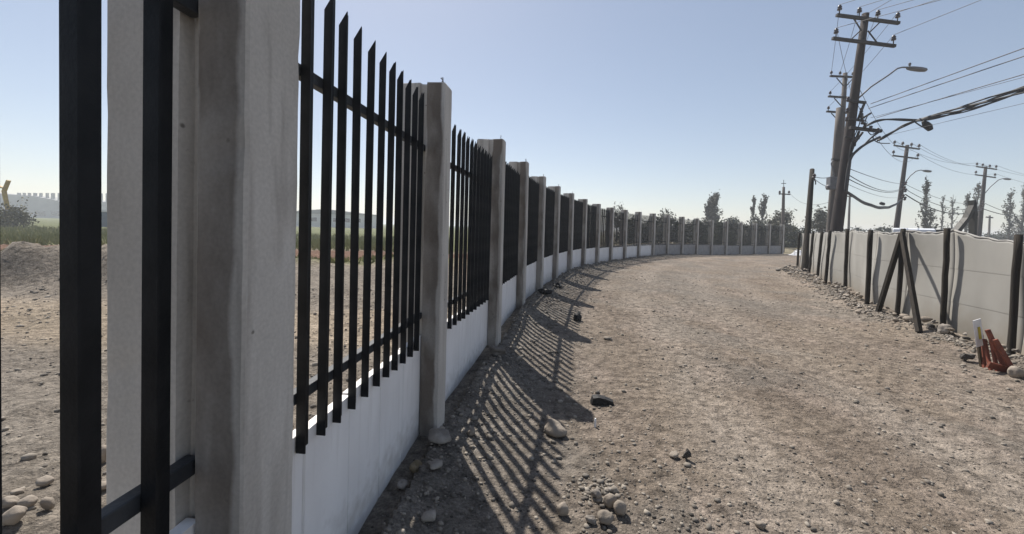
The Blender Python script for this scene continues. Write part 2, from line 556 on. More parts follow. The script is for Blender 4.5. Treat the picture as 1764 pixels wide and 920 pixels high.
def mat_ground():
    m, t, b = mat_base('dirt_and_gravel')
    N = t.nodes; Lk = t.links
    b.inputs['Roughness'].default_value = 0.97
    b.inputs['Specular IOR Level'].default_value = 0.10
    tc = N.new('ShaderNodeTexCoord')
    at_ = N.new('ShaderNodeAttribute'); at_.attribute_name = 'zone'
    sp = N.new('ShaderNodeSeparateColor'); Lk.new(at_.outputs['Color'], sp.inputs[0])

    def noise(s, d=6.0, st=(1, 1, 1), rough=0.55):
        mp = N.new('ShaderNodeMapping'); mp.inputs['Scale'].default_value = st
        Lk.new(tc.outputs['Object'], mp.inputs[0])
        q = N.new('ShaderNodeTexNoise'); q.inputs['Scale'].default_value = s; q.inputs['Detail'].default_value = d
        q.inputs['Roughness'].default_value = rough
        Lk.new(mp.outputs[0], q.inputs[0]); return q.outputs['Fac']

    def ramp(fac, a, c, lo, hi):
        q = N.new('ShaderNodeValToRGB')
        q.color_ramp.elements[0].position = lo; q.color_ramp.elements[0].color = (*a, 1)
        q.color_ramp.elements[1].position = hi; q.color_ramp.elements[1].color = (*c, 1)
        Lk.new(fac, q.inputs[0]); return q.outputs[0]

    def mix(fac, a, c, mode='MIX'):
        q = N.new('ShaderNodeMix'); q.data_type = 'RGBA'; q.blend_type = mode
        if isinstance(fac, float): q.inputs[0].default_value = fac
        else: Lk.new(fac, q.inputs[0])
        for s, val in ((6, a), (7, c)):
            if isinstance(val, tuple): q.inputs[s].default_value = (*val, 1)
            else: Lk.new(val, q.inputs[s])
        return q.outputs[2]
    tan = ramp(noise(0.9, 8), (0.181, 0.147, 0.119), (0.267, 0.221, 0.175), 0.33, 0.67)
    grey = ramp(noise(1.3, 8), (0.168, 0.151, 0.132), (0.252, 0.228, 0.200), 0.33, 0.67)
    field = ramp(noise(0.5, 9), (0.227, 0.187, 0.136), (0.396, 0.326, 0.248), 0.35, 0.62)
    grass = ramp(noise(0.6, 8), (0.09, 0.105, 0.04), (0.17, 0.18, 0.07), 0.35, 0.65)
    red = ramp(noise(0.8, 6), (0.129, 0.068, 0.044), (0.190, 0.112, 0.075), 0.35, 0.65)
    patch = ramp(noise(0.55, 7), (0, 0, 0), (1, 1, 1), 0.50, 0.58)
    dust = ramp(noise(1.7, 8, (1, .45, 1), .62), (0, 0, 0), (.75, .75, .75), 0.50, 0.66)
    c = mix(patch, tan, mix(0.6, tan, grey))
    c = mix(dust, c, (0.335, 0.275, 0.228))
    ln = N.new('ShaderNodeAttribute'); ln.attribute_name = 'lane'
    lf = N.new('ShaderNodeMath'); lf.operation = 'MULTIPLY'; lf.inputs[1].default_value = 0.75
    Lk.new(ln.outputs['Fac'], lf.inputs[0])
    c = mix(lf.outputs[0], c, (0.33, 0.285, 0.24))
    c = mix(sp.outputs[2], c, grey)
    c = mix(at_.outputs['Alpha'], c, field)
    c = mix(sp.outputs[0], c, grass)
    c = mix(sp.outputs[1], c, red)
    # grit: fine light and dark grains
    grit = ramp(noise(70, 5, rough=0.7), (0.62, 0.62, 0.62), (1.32, 1.3, 1.27), 0.34, 0.66)
    c = mix(1.0, c, grit, 'MULTIPLY')
    mid = ramp(noise(11, 6, rough=0.65), (0.46, 0.455, 0.45), (1.12, 1.12, 1.12), 0.33, 0.62)
    c = mix(1.0, c, mid, 'MULTIPLY')
    vo = N.new('ShaderNodeTexVoronoi'); vo.inputs['Scale'].default_value = 26; vo.inputs['Randomness'].default_value = 1
    Lk.new(tc.outputs['Object'], vo.inputs['Vector'])
    peb = ramp(vo.outputs['Distance'], (1, 1, 1), (0, 0, 0), 0.14, 0.24)
    sc = N.new('ShaderNodeSeparateColor'); Lk.new(vo.outputs['Color'], sc.inputs[0])
    tone = ramp(sc.outputs[0], (0.068, 0.061, 0.054), (0.313, 0.279, 0.238), 0.2, 0.9)
    pick = ramp(sc.outputs[1], (0, 0, 0), (1, 1, 1), 0.55, 0.62)
    pm = N.new('ShaderNodeMath'); pm.operation = 'MULTIPLY'; Lk.new(peb, pm.inputs[0]); Lk.new(pick, pm.inputs[1])
    c = mix(pm.outputs[0], c, tone)
    hs = N.new('ShaderNodeHueSaturation'); hs.inputs['Saturation'].default_value = 0.96
    Lk.new(c, hs.inputs['Color']); Lk.new(hs.outputs[0], b.inputs['Base Color'])
    h1 = N.new('ShaderNodeMath'); h1.operation = 'MULTIPLY_ADD'; h1.inputs[1].default_value = 0.5
    Lk.new(noise(38, 6, rough=0.65), h1.inputs[0]); Lk.new(noise(9, 5), h1.inputs[2])
    h2 = N.new('ShaderNodeMath'); h2.operation = 'MULTIPLY_ADD'; h2.inputs[1].default_value = 0.35
    Lk.new(pm.outputs[0], h2.inputs[0]); Lk.new(h1.outputs[0], h2.inputs[2])
    bp = N.new('ShaderNodeBump'); bp.inputs['Strength'].default_value = 1.0; bp.inputs['Distance'].default_value = 0.07
    Lk.new(h2.outputs[0], bp.inputs['Height']); Lk.new(bp.outputs[0], b.inputs['Normal'])
    return m


M['ground'] = mat_ground()


def mat_pebble():
    m, t, b = mat_base('pebbles')
    N = t.nodes; Lk = t.links
    b.inputs['Roughness'].default_value = 0.92
    a = N.new('ShaderNodeAttribute'); a.attribute_name = 'tone'
    Lk.new(a.outputs['Color'], b.inputs['Base Color'])
    return m


M['pebble'] = mat_pebble()

# ------------------------------------------------------------------ ground (one sheet to the horizon)
NA, NR = 760, 330
# finer angles ahead of the camera
ang = np.cumsum(np.concatenate([[0], np.where(np.abs(np.linspace(-np.pi, np.pi, NA)[:-1] + 0) < 1.25, 1.0, 3.0)]))
ang = (ang / ang[-1] * 2 - 1) * np.pi
ang = ang[:-1]; NA = len(ang)
rad = 0.2 * (1800 / 0.2) ** (np.arange(NR) / (NR - 1))
A_, R_ = np.meshgrid(ang, rad)
GX = (np.sin(A_) * R_).ravel(); GY = (np.cos(A_) * R_).ravel()
GZ = height(GX, GY)
co = np.stack([GX, GY, GZ], 1)
co = np.vstack([[0, 0, hz(0, 0)], co])
idx = np.arange(NR * NA).reshape(NR, NA) + 1
q = np.stack([idx[:-1, :], np.roll(idx[:-1, :], -1, 1), np.roll(idx[1:, :], -1, 1), idx[1:, :]], -1).reshape(-1, 4)[:, ::-1]
tri = np.stack([np.zeros(NA, int), np.roll(idx[0], -1), idx[0]], -1)[:, ::-1]
me = bpy.data.meshes.new('ground')
me.from_pydata(co.tolist(), [], q.tolist() + [t_[::-1] for t_ in tri.tolist()])
me.polygons.foreach_set('use_smooth', [True] * len(me.polygons))
fd, fs = line_dist(co[:, 0], co[:, 1], FARR)
X, Y = co[:, 0], co[:, 1]
r = np.hypot(X, Y)
left = (fs > 0) | ((r > 40) & (X < 0.6 * Y))
wob = 3.0 * fbm(X * 0.15, Y * 0.15, 3)
grass = np.where(left, np.maximum(sstep(21, 23, Y + wob) * 1.0, 0.75 * sstep(12.5, 13.5, Y + wob) * (1 - sstep(15, 16, Y + wob))), 0)
grass = np.where(~left & (r > 38), 0.4 * sstep(38, 50, r), grass)
grass = np.where(left & (X > -2), grass * .35, grass)
redz = np.where(left, sstep(15.5, 16.3, Y + wob * 0.5) * (1 - sstep(20.5, 21.5, Y + wob * 0.5)), 0)
greyz = np.where(~left, np.exp(-(fd / 0.85) ** 2) * 1.0, 0) + np.clip(fbm(X * 0.5 + 31, Y * 0.5, 3) * 1.3, 0, 0.55)
fieldz = np.where(left, 0.18 + 0.75 * sstep(4.2, 4.9, Y + 0.3 * wob) * (1 - sstep(6.3, 7.0, Y + 0.3 * wob)) + 0.5 * sstep(11, 13, Y), 0)
greyz = greyz + np.where(left, 0.85 * (1 - sstep(12, 14, Y)), 0)
fdw = fd + 0.5 * fbm(X * 0.25 + 7, Y * 0.25, 2)
lane = sum(np.exp(-((fdw - c_) / w_) ** 2) for c_, w_ in ((2.1, .33), (3.65, .33), (4.9, .3), (6.4, .3)))
lane = np.where(left, 0, np.clip(lane * (0.75 + 1.2 * fbm(X * 0.4, Y * 0.4 + 20, 3)), 0, 1)) * np.exp(-(r / 40) ** 2)
la = me.attributes.new('lane', 'FLOAT', 'POINT')
la.data.foreach_set('value', lane.astype(np.float32))
zone = np.stack([grass, redz, np.clip(greyz, 0, 1), fieldz], 1).astype(np.float32)
ca = me.attributes.new('zone', 'FLOAT_COLOR', 'POINT')
ca.data.foreach_set('color', zone.ravel())
me.materials.append(M['ground'])
me.update()
g = link('ground', me)
tag(g, 'bare brown dirt and gravel ground of the curving track and the field', 'ground', kind='structure')

# ------------------------------------------------------------------ boundary fence: posts, white walls, spiked railings
# post section: x along the fence (0..PW), y from the road face (0) to the field face (PD), grooves in the two ends
PW, PD, PH = 0.165, 0.325, 2.47
GR0, GR1, GD = 0.130, 0.182, 0.036


def post_mesh(seed, levels=26, PW=PW, PD=PD):
    rg = random.Random(seed)
    c = 0.007
    prof = [(c, 0), (PW - c, 0), (PW, c), (PW, GR0), (PW - GD, GR0 + 0.006), (PW - GD, GR1 - 0.006), (PW, GR1), (PW, PD - c), (PW - c, PD), (c, PD), (0, PD - c), (0, GR1),
            (GD, GR1 - 0.006), (GD, GR0 + 0.006), (0, GR0), (0, c)]
    n = len(prof)
    mb = MB()
    vs = []; fs = []
    zs = [-0.4 + (PH + 0.4 - 0.012) * k / (levels - 1) for k in range(levels)]
    ph = [rg.random() * 6.28 for _ in range(n)]
    for z in zs:
        for k, (x, y) in enumerate(prof):
            j = 0.0011 * math.sin(z * 2.3 + ph[k]) + rg.uniform(-0.0009, 0.0009) - (rg.uniform(.002, .005) if rg.random() < .03 else 0) * (1 if x > PW / 2 else -1)
            jj = 0.0011 * math.sin(z * 2.1 + ph[(k + 3) % n]) + rg.uniform(-0.0009, 0.0009)
            vs.append((x + j, y + jj, z))
    top = []
    for k, (x, y) in enumerate(prof):
        vs.append((PW / 2 + (x - PW / 2) * 0.9, PD / 2 + (y - PD / 2) * 0.95, PH + rg.uniform(-0.003, 0.003)))
    for i in range(levels):
        for k in range(n):
            k2 = (k + 1) % n
            fs.append((i * n + k, i * n + k2, (i + 1) * n + k2, (i + 1) * n + k))
    # top cap as three blocks (flange, web, flange) so that the H stays an H
    b = levels * n
    for ids in ((15, 0, 1, 2, 3, 14), (14, 3, 4, 13), (13, 4, 5, 12), (12, 5, 6, 11), (11, 6, 7, 8, 9, 10)):
        fs.append(tuple(b + i for i in ids))
    mb.add(vs, fs)
    return mb.mesh('concrete_post', M['concrete'])


def loop_mesh(seed):
    rg = random.Random(seed)
    mb = MB()
    x = PW * 0.5; y = 0.05
    pts = [(x - 0.03 + 0.06 * k / 8 + rg.uniform(-.004, .004), y + rg.uniform(-.01, .01), PH - 0.02 + 0.075 * math.sin(math.pi * k / 8)) for k in range(9)]
    mb.tube(pts, 0.0035, 5)
    return mb.mesh('lifting_loop', M['wire'])


WALL_T, PK0, PK1 = 0.70, 0.645, 2.345


def wall_mesh(L, seed, m='white_wall'):
    rg = random.Random(seed)
    mb = MB()
    y0, y1 = GR0 + 0.008, GR1 - 0.008
    x0, x1 = PW - GD + 0.008, L + GD - 0.008
    n = 5
    cuts = [x0 + (x1 - x0) * (k / n) for k in range(n + 1)]
    for k in range(n):
        a, b = cuts[k], cuts[k + 1]
        o = rg.uniform(-0.0015, 0.0015); tz = WALL_T + rg.uniform(-0.006, 0.006)
        c = 0.006
        mb.prism([(a + 0.0028, y0 + c + o), (a + c + .001, y0 + o), (b - c - .001, y0 + o), (b - 0.0028, y0 + c + o), (b - 0.0028, y1), (a + 0.0028, y1)],
                 [((0, 0, -0.3), (1, 0, 0), (0, 1, 0)), ((0, 0, tz - 0.004), (1, 0, 0), (0, 1, 0)), ((0, 0, tz), (1, 0, 0), (0, 1, 0))])
    return mb.mesh('wall_panel', M[m])


def rails_mesh(L):
    mb = MB()
    mb.box(((PW + L) / 2, (GR0 + GR1) / 2, 0), (L - PW + 2 * GD - 0.02, 0.036, 0.042), bev=0.004)
    return mb.mesh('rail', M['rail'])


def picket_mesh():
    """angle iron, one flange along the fence, the two outer edges cut to spikes"""
    mb = MB()
    th = 0.005
    yb = GR0 + 0.005; yr = yb - 0.035
    outer = [(0, yr), (0, yb), (0.066, yb)]
    inner = [(th, yr), (th, yb - th), (0.066, yb - th)]
    zt = [PK1 - 0.02, PK1 - 0.075, PK1]
    vs = []
    for (p, z) in zip(outer, zt): vs += [(p[0], p[1], PK0), (p[0], p[1], z)]
    for (p, z) in zip(inner, [zt[0] - 0.004, zt[1] + 0.004, zt[2] - 0.004]): vs += [(p[0], p[1], PK0), (p[0], p[1], z)]
    f = [(0, 1, 3, 2), (2, 3, 5, 4), (6, 8, 9, 7), (8, 10, 11, 9), (0, 6, 7, 1), (4, 5, 11, 10), (1, 7, 9, 3), (3, 9, 11, 5), (0, 2, 8, 6), (2, 4, 10, 8)]
    mb.add(vs, f)
    return mb.mesh('picket', M['black_steel'])


fence = empty('boundary_fence', (FENCE[3][0], FENCE[3][1], 0),
              'long curving fence of concrete posts, low white wall panels and black spiked railings', 'fence')
F0 = Vector(fence.location)
post_meshes = [post_mesh(s) for s in range(5)]
wide_post = post_mesh(9, 40, 0.205, 0.385)
loop_meshes = [loop_mesh(s) for s in range(4)]
PKM = picket_mesh()
rail_cache = {}
wall_cache = {}
heads = []
for i in range(len(FENCE) - 1):
    dx = FENCE[i + 1][0] - FENCE[i][0]; dy = FENCE[i + 1][1] - FENCE[i][1]
    heads.append(math.atan2(dy, dx))
heads.append(heads[-1])
for i, (x, y) in enumerate(FENCE):
    a = heads[i] if i == 0 else 0.5 * (heads[i - 1] + heads[i])
    if i in (2,): a = heads[2]
    zb = rise(math.hypot(x, y)) - (0.03 if i == 3 else 0)
    p = link('concrete_post', wide_post if i == 2 else post_meshes[(i * 2) % 5], fence, Vector((x, y, zb)) - F0, a)
    if 1 < i < 9:
        lp = link('lifting_loop', loop_meshes[i % 4], p)
    if i == len(FENCE) - 1: break
    L = math.hypot(FENCE[i + 1][0] - x, FENCE[i + 1][1] - y)
    key = round(L, 2)
    if key not in rail_cache: rail_cache[key] = rails_mesh(L)
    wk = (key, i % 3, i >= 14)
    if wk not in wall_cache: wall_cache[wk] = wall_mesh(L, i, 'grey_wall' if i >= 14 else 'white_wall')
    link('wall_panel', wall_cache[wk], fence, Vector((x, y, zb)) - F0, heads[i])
    rp = link('railing_panel', None, fence, Vector((x, y, zb)) - F0, heads[i])
    for z in (0.84, 1.995): link('rail', rail_cache[key], rp, (0, 0, z))
    n = (10 if i == 1 else 12) if L < 1.9 else 13
    first = PW + 0.125; last = L - 0.13
    for k in range(n):
        xx = first + (last - first) * k / (n - 1)
        if i == 1: xx += {n - 3: 0.011, n - 2: 0.012, n - 1: 0.007}.get(k, 0)
        pk = link('picket', PKM, rp, (xx + random.uniform(-.003, .003), 0, random.uniform(-.006, .004)))
        pk.rotation_euler = (0, random.uniform(-.004, .004), random.uniform(-.04, .04))

# ------------------------------------------------------------------ sheet hoarding on the right
hoard = empty('sheet_hoarding', (HOARD[5][0], HOARD[5][1], 0), 'grey sheet hoarding on dark wooden posts along the right edge of the track', 'fence')
H0 = Vector(hoard.location)
TOPS = {3: (1756, 404), 4: (1632, 393), 5: (1556, 394), 6: (1500, 396), 7: (1460, 394), 8: (1430, 397), 9: (1416, 399), 10: (1401, 399)}
post_top = []
for i, (x, y) in enumerate(HOARD):
    zb = hz(x, y)
    if i in TOPS: tp = at(*TOPS[i], y)
    else: tp = Vector((x + 0.05, y, 1.56))
    post_top.append(tp)
    mb = MB()
    base = Vector((x, y, -0.3)); d = tp - Vector((x, y, 0))
    pts = []
    for k in range(9):
        t = k / 8
        pts.append(base.lerp(tp, t) + Vector((random.uniform(-.006, .006), random.uniform(-.006, .006), 0)))
    rr = 0.037 if i < 6 else 0.042
    mb.tube(pts, [rr * random.uniform(0.94, 1.06) for _ in pts], 9)
    mb.build('hoarding_post', M['wood'], hoard, smooth=True)


def sheet_pt(i, t):
    """plan position of the sheet between posts i and i+1, set back from the track"""
    a = Vector(HOARD[i]); b = Vector(HOARD[i + 1])
    d = (b - a).normalized()
    n = Vector((d.y, -d.x))                                # away from the track
    return a.lerp(b, t), n


ROWS = sorted([-0.15 + k * 0.05 for k in range(36) if -0.15 + k * 0.05 < 1.601] + [0.511, 0.517, 0.5235, 0.530, 1.011, 1.017, 1.0235, 1.030])
EPH = [random.Random(90 + i).random() * 6.28 for i in range(len(HOARD))]
for i in range(len(HOARD) - 1):
    a = Vector(HOARD[i]); b = Vector(HOARD[i + 1])
    L = (b - a).length
    nx = max(14, int(L * 14)); nzv = len(ROWS) - 1
    vs = []; fs = []
    na = sheet_pt(max(i - 1, 0), 1)[1] + sheet_pt(i, 0)[1]; nb = sheet_pt(i, 1)[1] + sheet_pt(min(i + 1, len(HOARD) - 2), 0)[1]
    na.normalize(); nb.normalize()
    rg = random.Random(i * 5 + 1)
    p1, p2, p3 = (rg.random() * 6.28 for _ in range(3))
    za, zb_ = post_top[i].z - 0.035, post_top[i + 1].z - 0.035
    if i == 3: sag = lambda t: 0.02 * math.sin(math.pi * t)
    if i <= 3: za = min(za, 1.43); 
    if i <= 2: zb_ = min(zb_, 1.43)
    for k in range(nx + 1):
        t = k / nx
        p = a.lerp(b, t); nn = na.lerp(nb, t)
        ztop = za + (zb_ - za) * t - (0.03 + 0.05 * rg.random() * 0.3) * math.sin(math.pi * t)
        if i == 3: ztop = za + (zb_ - za) * (t ** 0.7) - 0.05 * math.sin(math.pi * t)
        ztop += 0.008 * math.sin(t * 23 + p1)
        lean = post_top[i].xy - a if i < len(post_top) else Vector((0, 0))
        lean2 = post_top[i + 1].xy - b
        ln = lean.lerp(lean2, t)
        for j in range(nzv + 1):
            z = ROWS[j] if ROWS[j] < 1.2 else 1.2 + (ztop - 1.2) * (ROWS[j] - 1.2) / 0.4
            s = (z + 0.15) / (ztop + 0.15)
            # three stacked strips, each lapping a little over the one below, and slack between the posts
            strip = 0.003 * (1 if z > 1.0205 + 0.006 * 0 else 0 if z > 0.5205 else -1)
            off = 0.095 + 0.03 * math.sin(math.pi * t) * (0.6 + 0.6 * math.sin(s * 3.0 + p2)) + 0.006 * math.sin(t * 9 + s * 2 + p3) * math.sin(math.pi * t) - strip
            off += 0.022 * (math.sin(s * 6 + EPH[i]) * (1 - t) ** 2 + math.sin(s * 6 + EPH[i + 1]) * t ** 2)
            pos = p + nn * off + ln * s
            vs.append((pos.x, pos.y, z))
    for k in range(nx):
        for j in range(nzv):
            q0 = k * (nzv + 1) + j
            fs.append((q0, q0 + nzv + 1, q0 + nzv + 2, q0 + 1))
    mb = MB(); mb.add(vs, fs)
    o = mb.build('sheeting', M['sheet'], hoard, smooth=True)
    md = o.modifiers.new('thickness', 'SOLIDIFY'); md.thickness = 0.004
    # rolled hem along the top edge
    hem = MB()
    tops = [vs[k * (nzv + 1) + nzv] for k in range(nx + 1)]
    hem.tube([(q_[0], q_[1], q_[2] + 0.004) for q_ in tops], [0.010 + 0.008 * rg.random() for _ in tops], 6)
    h_ = hem.build('hem', M['hem'], o, origin=parent_world(o), smooth=True)

# the propped post
apex = at(1555, 402, HOARD[5][1]); apex.x -= 0.03
for px, py in ((1511, 538), (1584, 566)):
    ft = on_ground(px, py); ft.z -= 0.06
    mb = MB()
    mb.bar(ft, apex + Vector((0.0, -0.02, 0)), 0.075, 0.05, Vector((0, 1, 0)))
    mb.build('brace', M['wood'], hoard)

# ------------------------------------------------------------------ utility poles


def pole(name, top, base, r0, r1, m, label, cat='utility pole', group=None, n=10):
    top = Vector(top); base = Vector(base)
    e = empty(name, base, label, cat, group)
    mb = MB()
    b0 = base + (base - top).normalized() * 0.5
    mb.tube([b0.lerp(top, k / 6) for k in range(7)], [r1 + (r0 - r1) * k / 6 for k in range(7)], n)
    mb.build('pole', m, e, smooth=True)
    return e


def base_of(top_px, low_px, depth, dlow=None):
    """extend the visible line of a pole at that depth down to the ground"""
    a = at(*top_px, depth); b = at(*low_px, dlow or depth)
    d = b - a
    t = (0 - a.z) / d.z
    p = a + d * t
    p.z = 0
    p.z = hz(p.x, p.y)
    return p


def arm(e, a, b, th=0.1, name='crossarm', m=None):
    mb = MB(); mb.bar(a, b, th, th); return mb.build(name, m or M['arm'], e)


def insulator(e, p, s=1.0):
    mb = MB()
    mb.lathe(p, (0, 0, 1), [(0.018 * s, -0.02), (0.018 * s, 0.12 * s), (0.075 * s, 0.125 * s), (0.085 * s, 0.17 * s), (0.055 * s, 0.20 * s), (0.08 * s, 0.225 * s), (0.05 * s, 0.29 * s), (0.02 * s, 0.32 * s)], 8)
    return mb.build('insulator', M['insul'], e, smooth=True)


def lamp(e, pts, head_a, head_b, r=0.03, hw=0.17, th=0.09):
    mb = MB(); mb.tube(pts, r, 7)
    a_ = mb.build('lamp_arm', M['lamp'], e, smooth=True)
    mb = MB()
    ha, hb = Vector(head_a), Vector(head_b)
    mb.tube([ha.lerp(hb, t) for t in (0, .08, .3, .7, .93, 1)], [hw * q_ for q_ in (.35, .7, .95, 1, .8, .4)], 8, flat=th / hw)
    mb.build('lamp_head', M['lamp'], a_, origin=parent_world(a_), smooth=True)
    return a_


DA = 18.3
A_top = at(1491, 24, DA); A_base = base_of((1491, 24), (1441, 395), DA)
PA = pole('utility_pole', A_top, A_base, 0.14, 0.27, M['pole_dark'], 'tallest dark utility pole with two insulated crossarms and a street lamp, leaning right')


def arm_px(e, p, q_, depth, th, off=0.0):
    a, b = at(*p, depth - off), at(*q_, depth - off)
    arm(e, a, b, th)
    return a, b


def brace(e, p, q_, depth, th=0.04, off=0.17):
    mb = MB(); mb.bar(at(*p, depth - off), at(*q_, depth - off), th, th); return mb.build('brace', M['arm'], e)


arm_px(PA, (1441, 26), (1549, 40), DA, 0.12, 0.16)
arm_px(PA, (1434, 66), (1542, 79.5), DA, 0.12, 0.18)
for p, q_ in (((1470, 31), (1484, 53)), ((1482, 53), (1466, 68)), ((1516, 38), (1497, 57)), ((1495, 53), (1512, 75))): brace(PA, p, q_, DA)
A_ins = []
for px, py in ((1446, 25), (1480, 29), (1512, 34), (1546, 38), (1440, 65), (1539, 77)):
    p = at(px, py, DA - 0.16); p.z += 0.05
    insulator(PA, p, 1.15); A_ins.append(p + Vector((0, 0, 0.38)))
lamp(PA, [at(x, y, DA) for x, y in ((1478, 170), (1500, 150), (1530, 130), (1546, 118), (1554, 116), (1566, 116))], at(1562, 117, DA), at(1596, 121, DA), 0.035, 0.14, 0.10)
mb = MB(); mb.lathe(at(1567, 114.5, DA), (0, 0, 1), [(.03, 0), (.05, .08), (.05, .14), (.02, .17)], 8)
mb.build('light_sensor', M['lamp'], PA)
for p, q_, th in (((1460, 173), (1491, 177), 0.1), ((1462, 205), (1486, 208), 0.08), ((1464, 220), (1518, 226), 0.13), ((1455, 236), (1480, 239), 0.07)):
    arm(PA, at(*p, DA - 0.2), at(*q_, DA - 0.2), th)
for p, q_ in (((1489, 178), (1478, 206)), ((1500, 195), (1484, 205)), ((1480, 226), (1464, 268)), ((1486, 228), (1468, 252)), ((1474, 236), (1472, 252))): brace(PA, p, q_, DA, 0.07)
for px, py in ((1461, 171), (1460, 190), (1459, 205), (1484, 190), (1484, 199), (1486, 210), (1490, 216), (1500, 221), (1512, 225), (1472, 240)):
    mb = MB(); mb.lathe(at(px, py, DA - 0.25), (0.1, 0, 1), [(.04, -.11), (.075, -.06), (.05, 0), (.075, .06), (.04, .11)], 8)
    mb.build('spool_insulator', M['insul'], PA, smooth=True)
def cab(e, pts, r_, depth, name='hanging_cable'):
    mb = MB()
    P = [at(x, y, depth) for x, y in pts]
    # smooth through the points
    out = []
    for i in range(len(P) - 1):
        p0, p1, p2, p3 = P[max(i - 1, 0)], P[i], P[i + 1], P[min(i + 2, len(P) - 1)]
        for k in range(6):
            t = k / 6
            out.append(0.5 * ((2 * p1) + (p2 - p0) * t + (2 * p0 - 5 * p1 + 4 * p2 - p3) * t * t + (3 * p1 - p0 - 3 * p2 + p3) * t ** 3))
    out.append(P[-1])
    mb.tube(out, r_, 6)
    return mb.build(name, M['cable'], e, smooth=True) if e else (mb, out)
cab(PA, ((1516, 236), (1495, 246), (1478, 258), (1466, 272), (1460, 296), (1456, 330)), 0.055, DA - 0.28)
cab(PA, ((1514, 228), (1500, 238), (1486, 252), (1470, 264)), 0.035, DA - 0.3)
cab(PA, ((1496, 196), (1490, 214), (1500, 232), (1510, 228), (1504, 238), (1514, 246), (1533, 247)), 0.02, DA - 0.32)
cab(PA, ((1487, 182), (1480, 215), (1466, 250), (1462, 280), (1458, 320)), 0.02, DA - 0.3)

DB = 25.0
B_top = at(1456, 126, DB); B_base = base_of((1456, 126), (1440, 395), DB)
PB = pole('utility_pole', B_top, B_base, 0.12, 0.19, M['pole_conc'], 'slimmer grey utility pole with three short crossarms, standing behind the tallest pole', group=None)
for (p, q_) in (((1430, 131), (1474, 133)), ((1427, 166), (1470, 169)), ((1424, 192), (1466, 195))): arm_px(PB, p, q_, DB, 0.1, 0.15)
for p, q_ in (((1441, 134), (1453, 148)), ((1470, 134), (1458, 148)), ((1437, 169), (1452, 186)), ((1432, 195), (1448, 212))): brace(PB, p, q_, DB, 0.04, 0.15)
B_ins = []
for px, py in ((1432, 130), (1447, 131), (1469, 132), (1430, 165), (1466, 167), (1427, 191)):
    p = at(px, py, DB - 0.15)
    insulator(PB, p, 0.9); B_ins.append(p + Vector((0, 0, 0.25)))
DS = 20.5
S_top = at(1447, 186, DS); S_base = base_of((1447, 186), (1431, 395), DS)
PS = pole('utility_pole', S_top, S_base, 0.16, 0.21, M['pole_conc'], 'shorter thick concrete pole tight against the left of the tallest pole')
mb = MB(); mb.box(at(1434, 316, DS - 0.3), (0.42, 0.3, 0.62), bev=0.03); mb.build('junction_box', M['lamp'], PS)
mb = MB(); mb.tube([at(1438, 276, DS - .2), at(1434, 276, DS - .35), at(1432, 282, DS - .4), at(1436, 300, DS - .35), at(1437, 318, DS - .33)], 0.03, 6); mb.build('conduit', M['lamp'], PS, smooth=True)
mb = MB(); mb.bar(at(1433, 275, DS - .25), at(1446, 276, DS - .25), 0.09, 0.12); mb.build('bracket', M['arm'], PS)
mb = MB(); mb.tube([at(1440, 318, DS - .2), at(1432, 321, DS - .3), at(1425, 323, DS - .3)], [.04, .09, .13], 8); mb.build('floodlight', M['lamp'], PS, smooth=True)

DC = 41.6
C_top = at(1563, 250, DC); C_base = base_of((1563, 250), (1545, 385), DC)
PC = pole('utility_pole', C_top, C_base, 0.15, 0.27, M['pole_dark'], 'leaning utility pole with lamp standing above the pale vehicle roof behind the hoarding')
DD = 52.0
D_top = at(1698, 287, DD); D_base = base_of((1698, 287), (1687, 396), DD)
PD_ = pole('utility_pole', D_top, D_base, 0.15, 0.28, M['pole_dark'], 'farthest lamp-bearing utility pole, right of the raised excavator arm')
C_ins, D_ins = [], []
for (e, dep, arms, ins, lst) in ((PC, DC, (((1540, 250.5), (1584, 257)), ((1538, 268), (1582, 273.5))), ((1541, 250), (1555, 252), (1570, 254), (1583, 256), (1539, 267), (1581, 272.5)), C_ins),
                                 (PD_, DD, (((1682, 287), (1717, 292)), ((1680, 301), (1715, 306))), ((1683, 286.5), (1693, 288), (1705, 290), (1716, 291), (1681, 300.5), (1714, 305)), D_ins)):
    for p, q_ in arms: arm_px(e, p, q_, dep, 0.13, 0.15)
    for px, py in ins:
        p = at(px, py, dep - .15); insulator(e, p, 1.5); lst.append(p + Vector((0, 0, 0.45)))
lamp(PC, [at(x, y, DC) for x, y in ((1559, 315), (1568, 303), (1578, 295), (1586, 293), (1592, 294))], at(1590, 294, DC), at(1604, 295.5, DC), 0.045, 0.17, 0.13)
lamp(PD_, [at(x, y, DD) for x, y in ((1694, 336), (1706, 322), (1720, 310), (1728, 307.5), (1732, 308))], at(1729, 308, DD), at(1741, 309, DD), 0.05, 0.18, 0.13)
for e, dep, pts in ((PC, DC, ((1560, 316), (1558, 324), (1560, 328), (1556, 338), (1559, 342))), (PD_, DD, ((1694, 348), (1694, 354), (1692, 360)))):
    for px, py in pts:
        mb = MB(); mb.lathe(at(px, py, dep - .3), (.3, 0, 1), [(.06, -.2), (.13, -.1), (.08, 0), (.13, .1), (.06, .2)], 7); mb.build('spool_insulator', M['insul'], e)

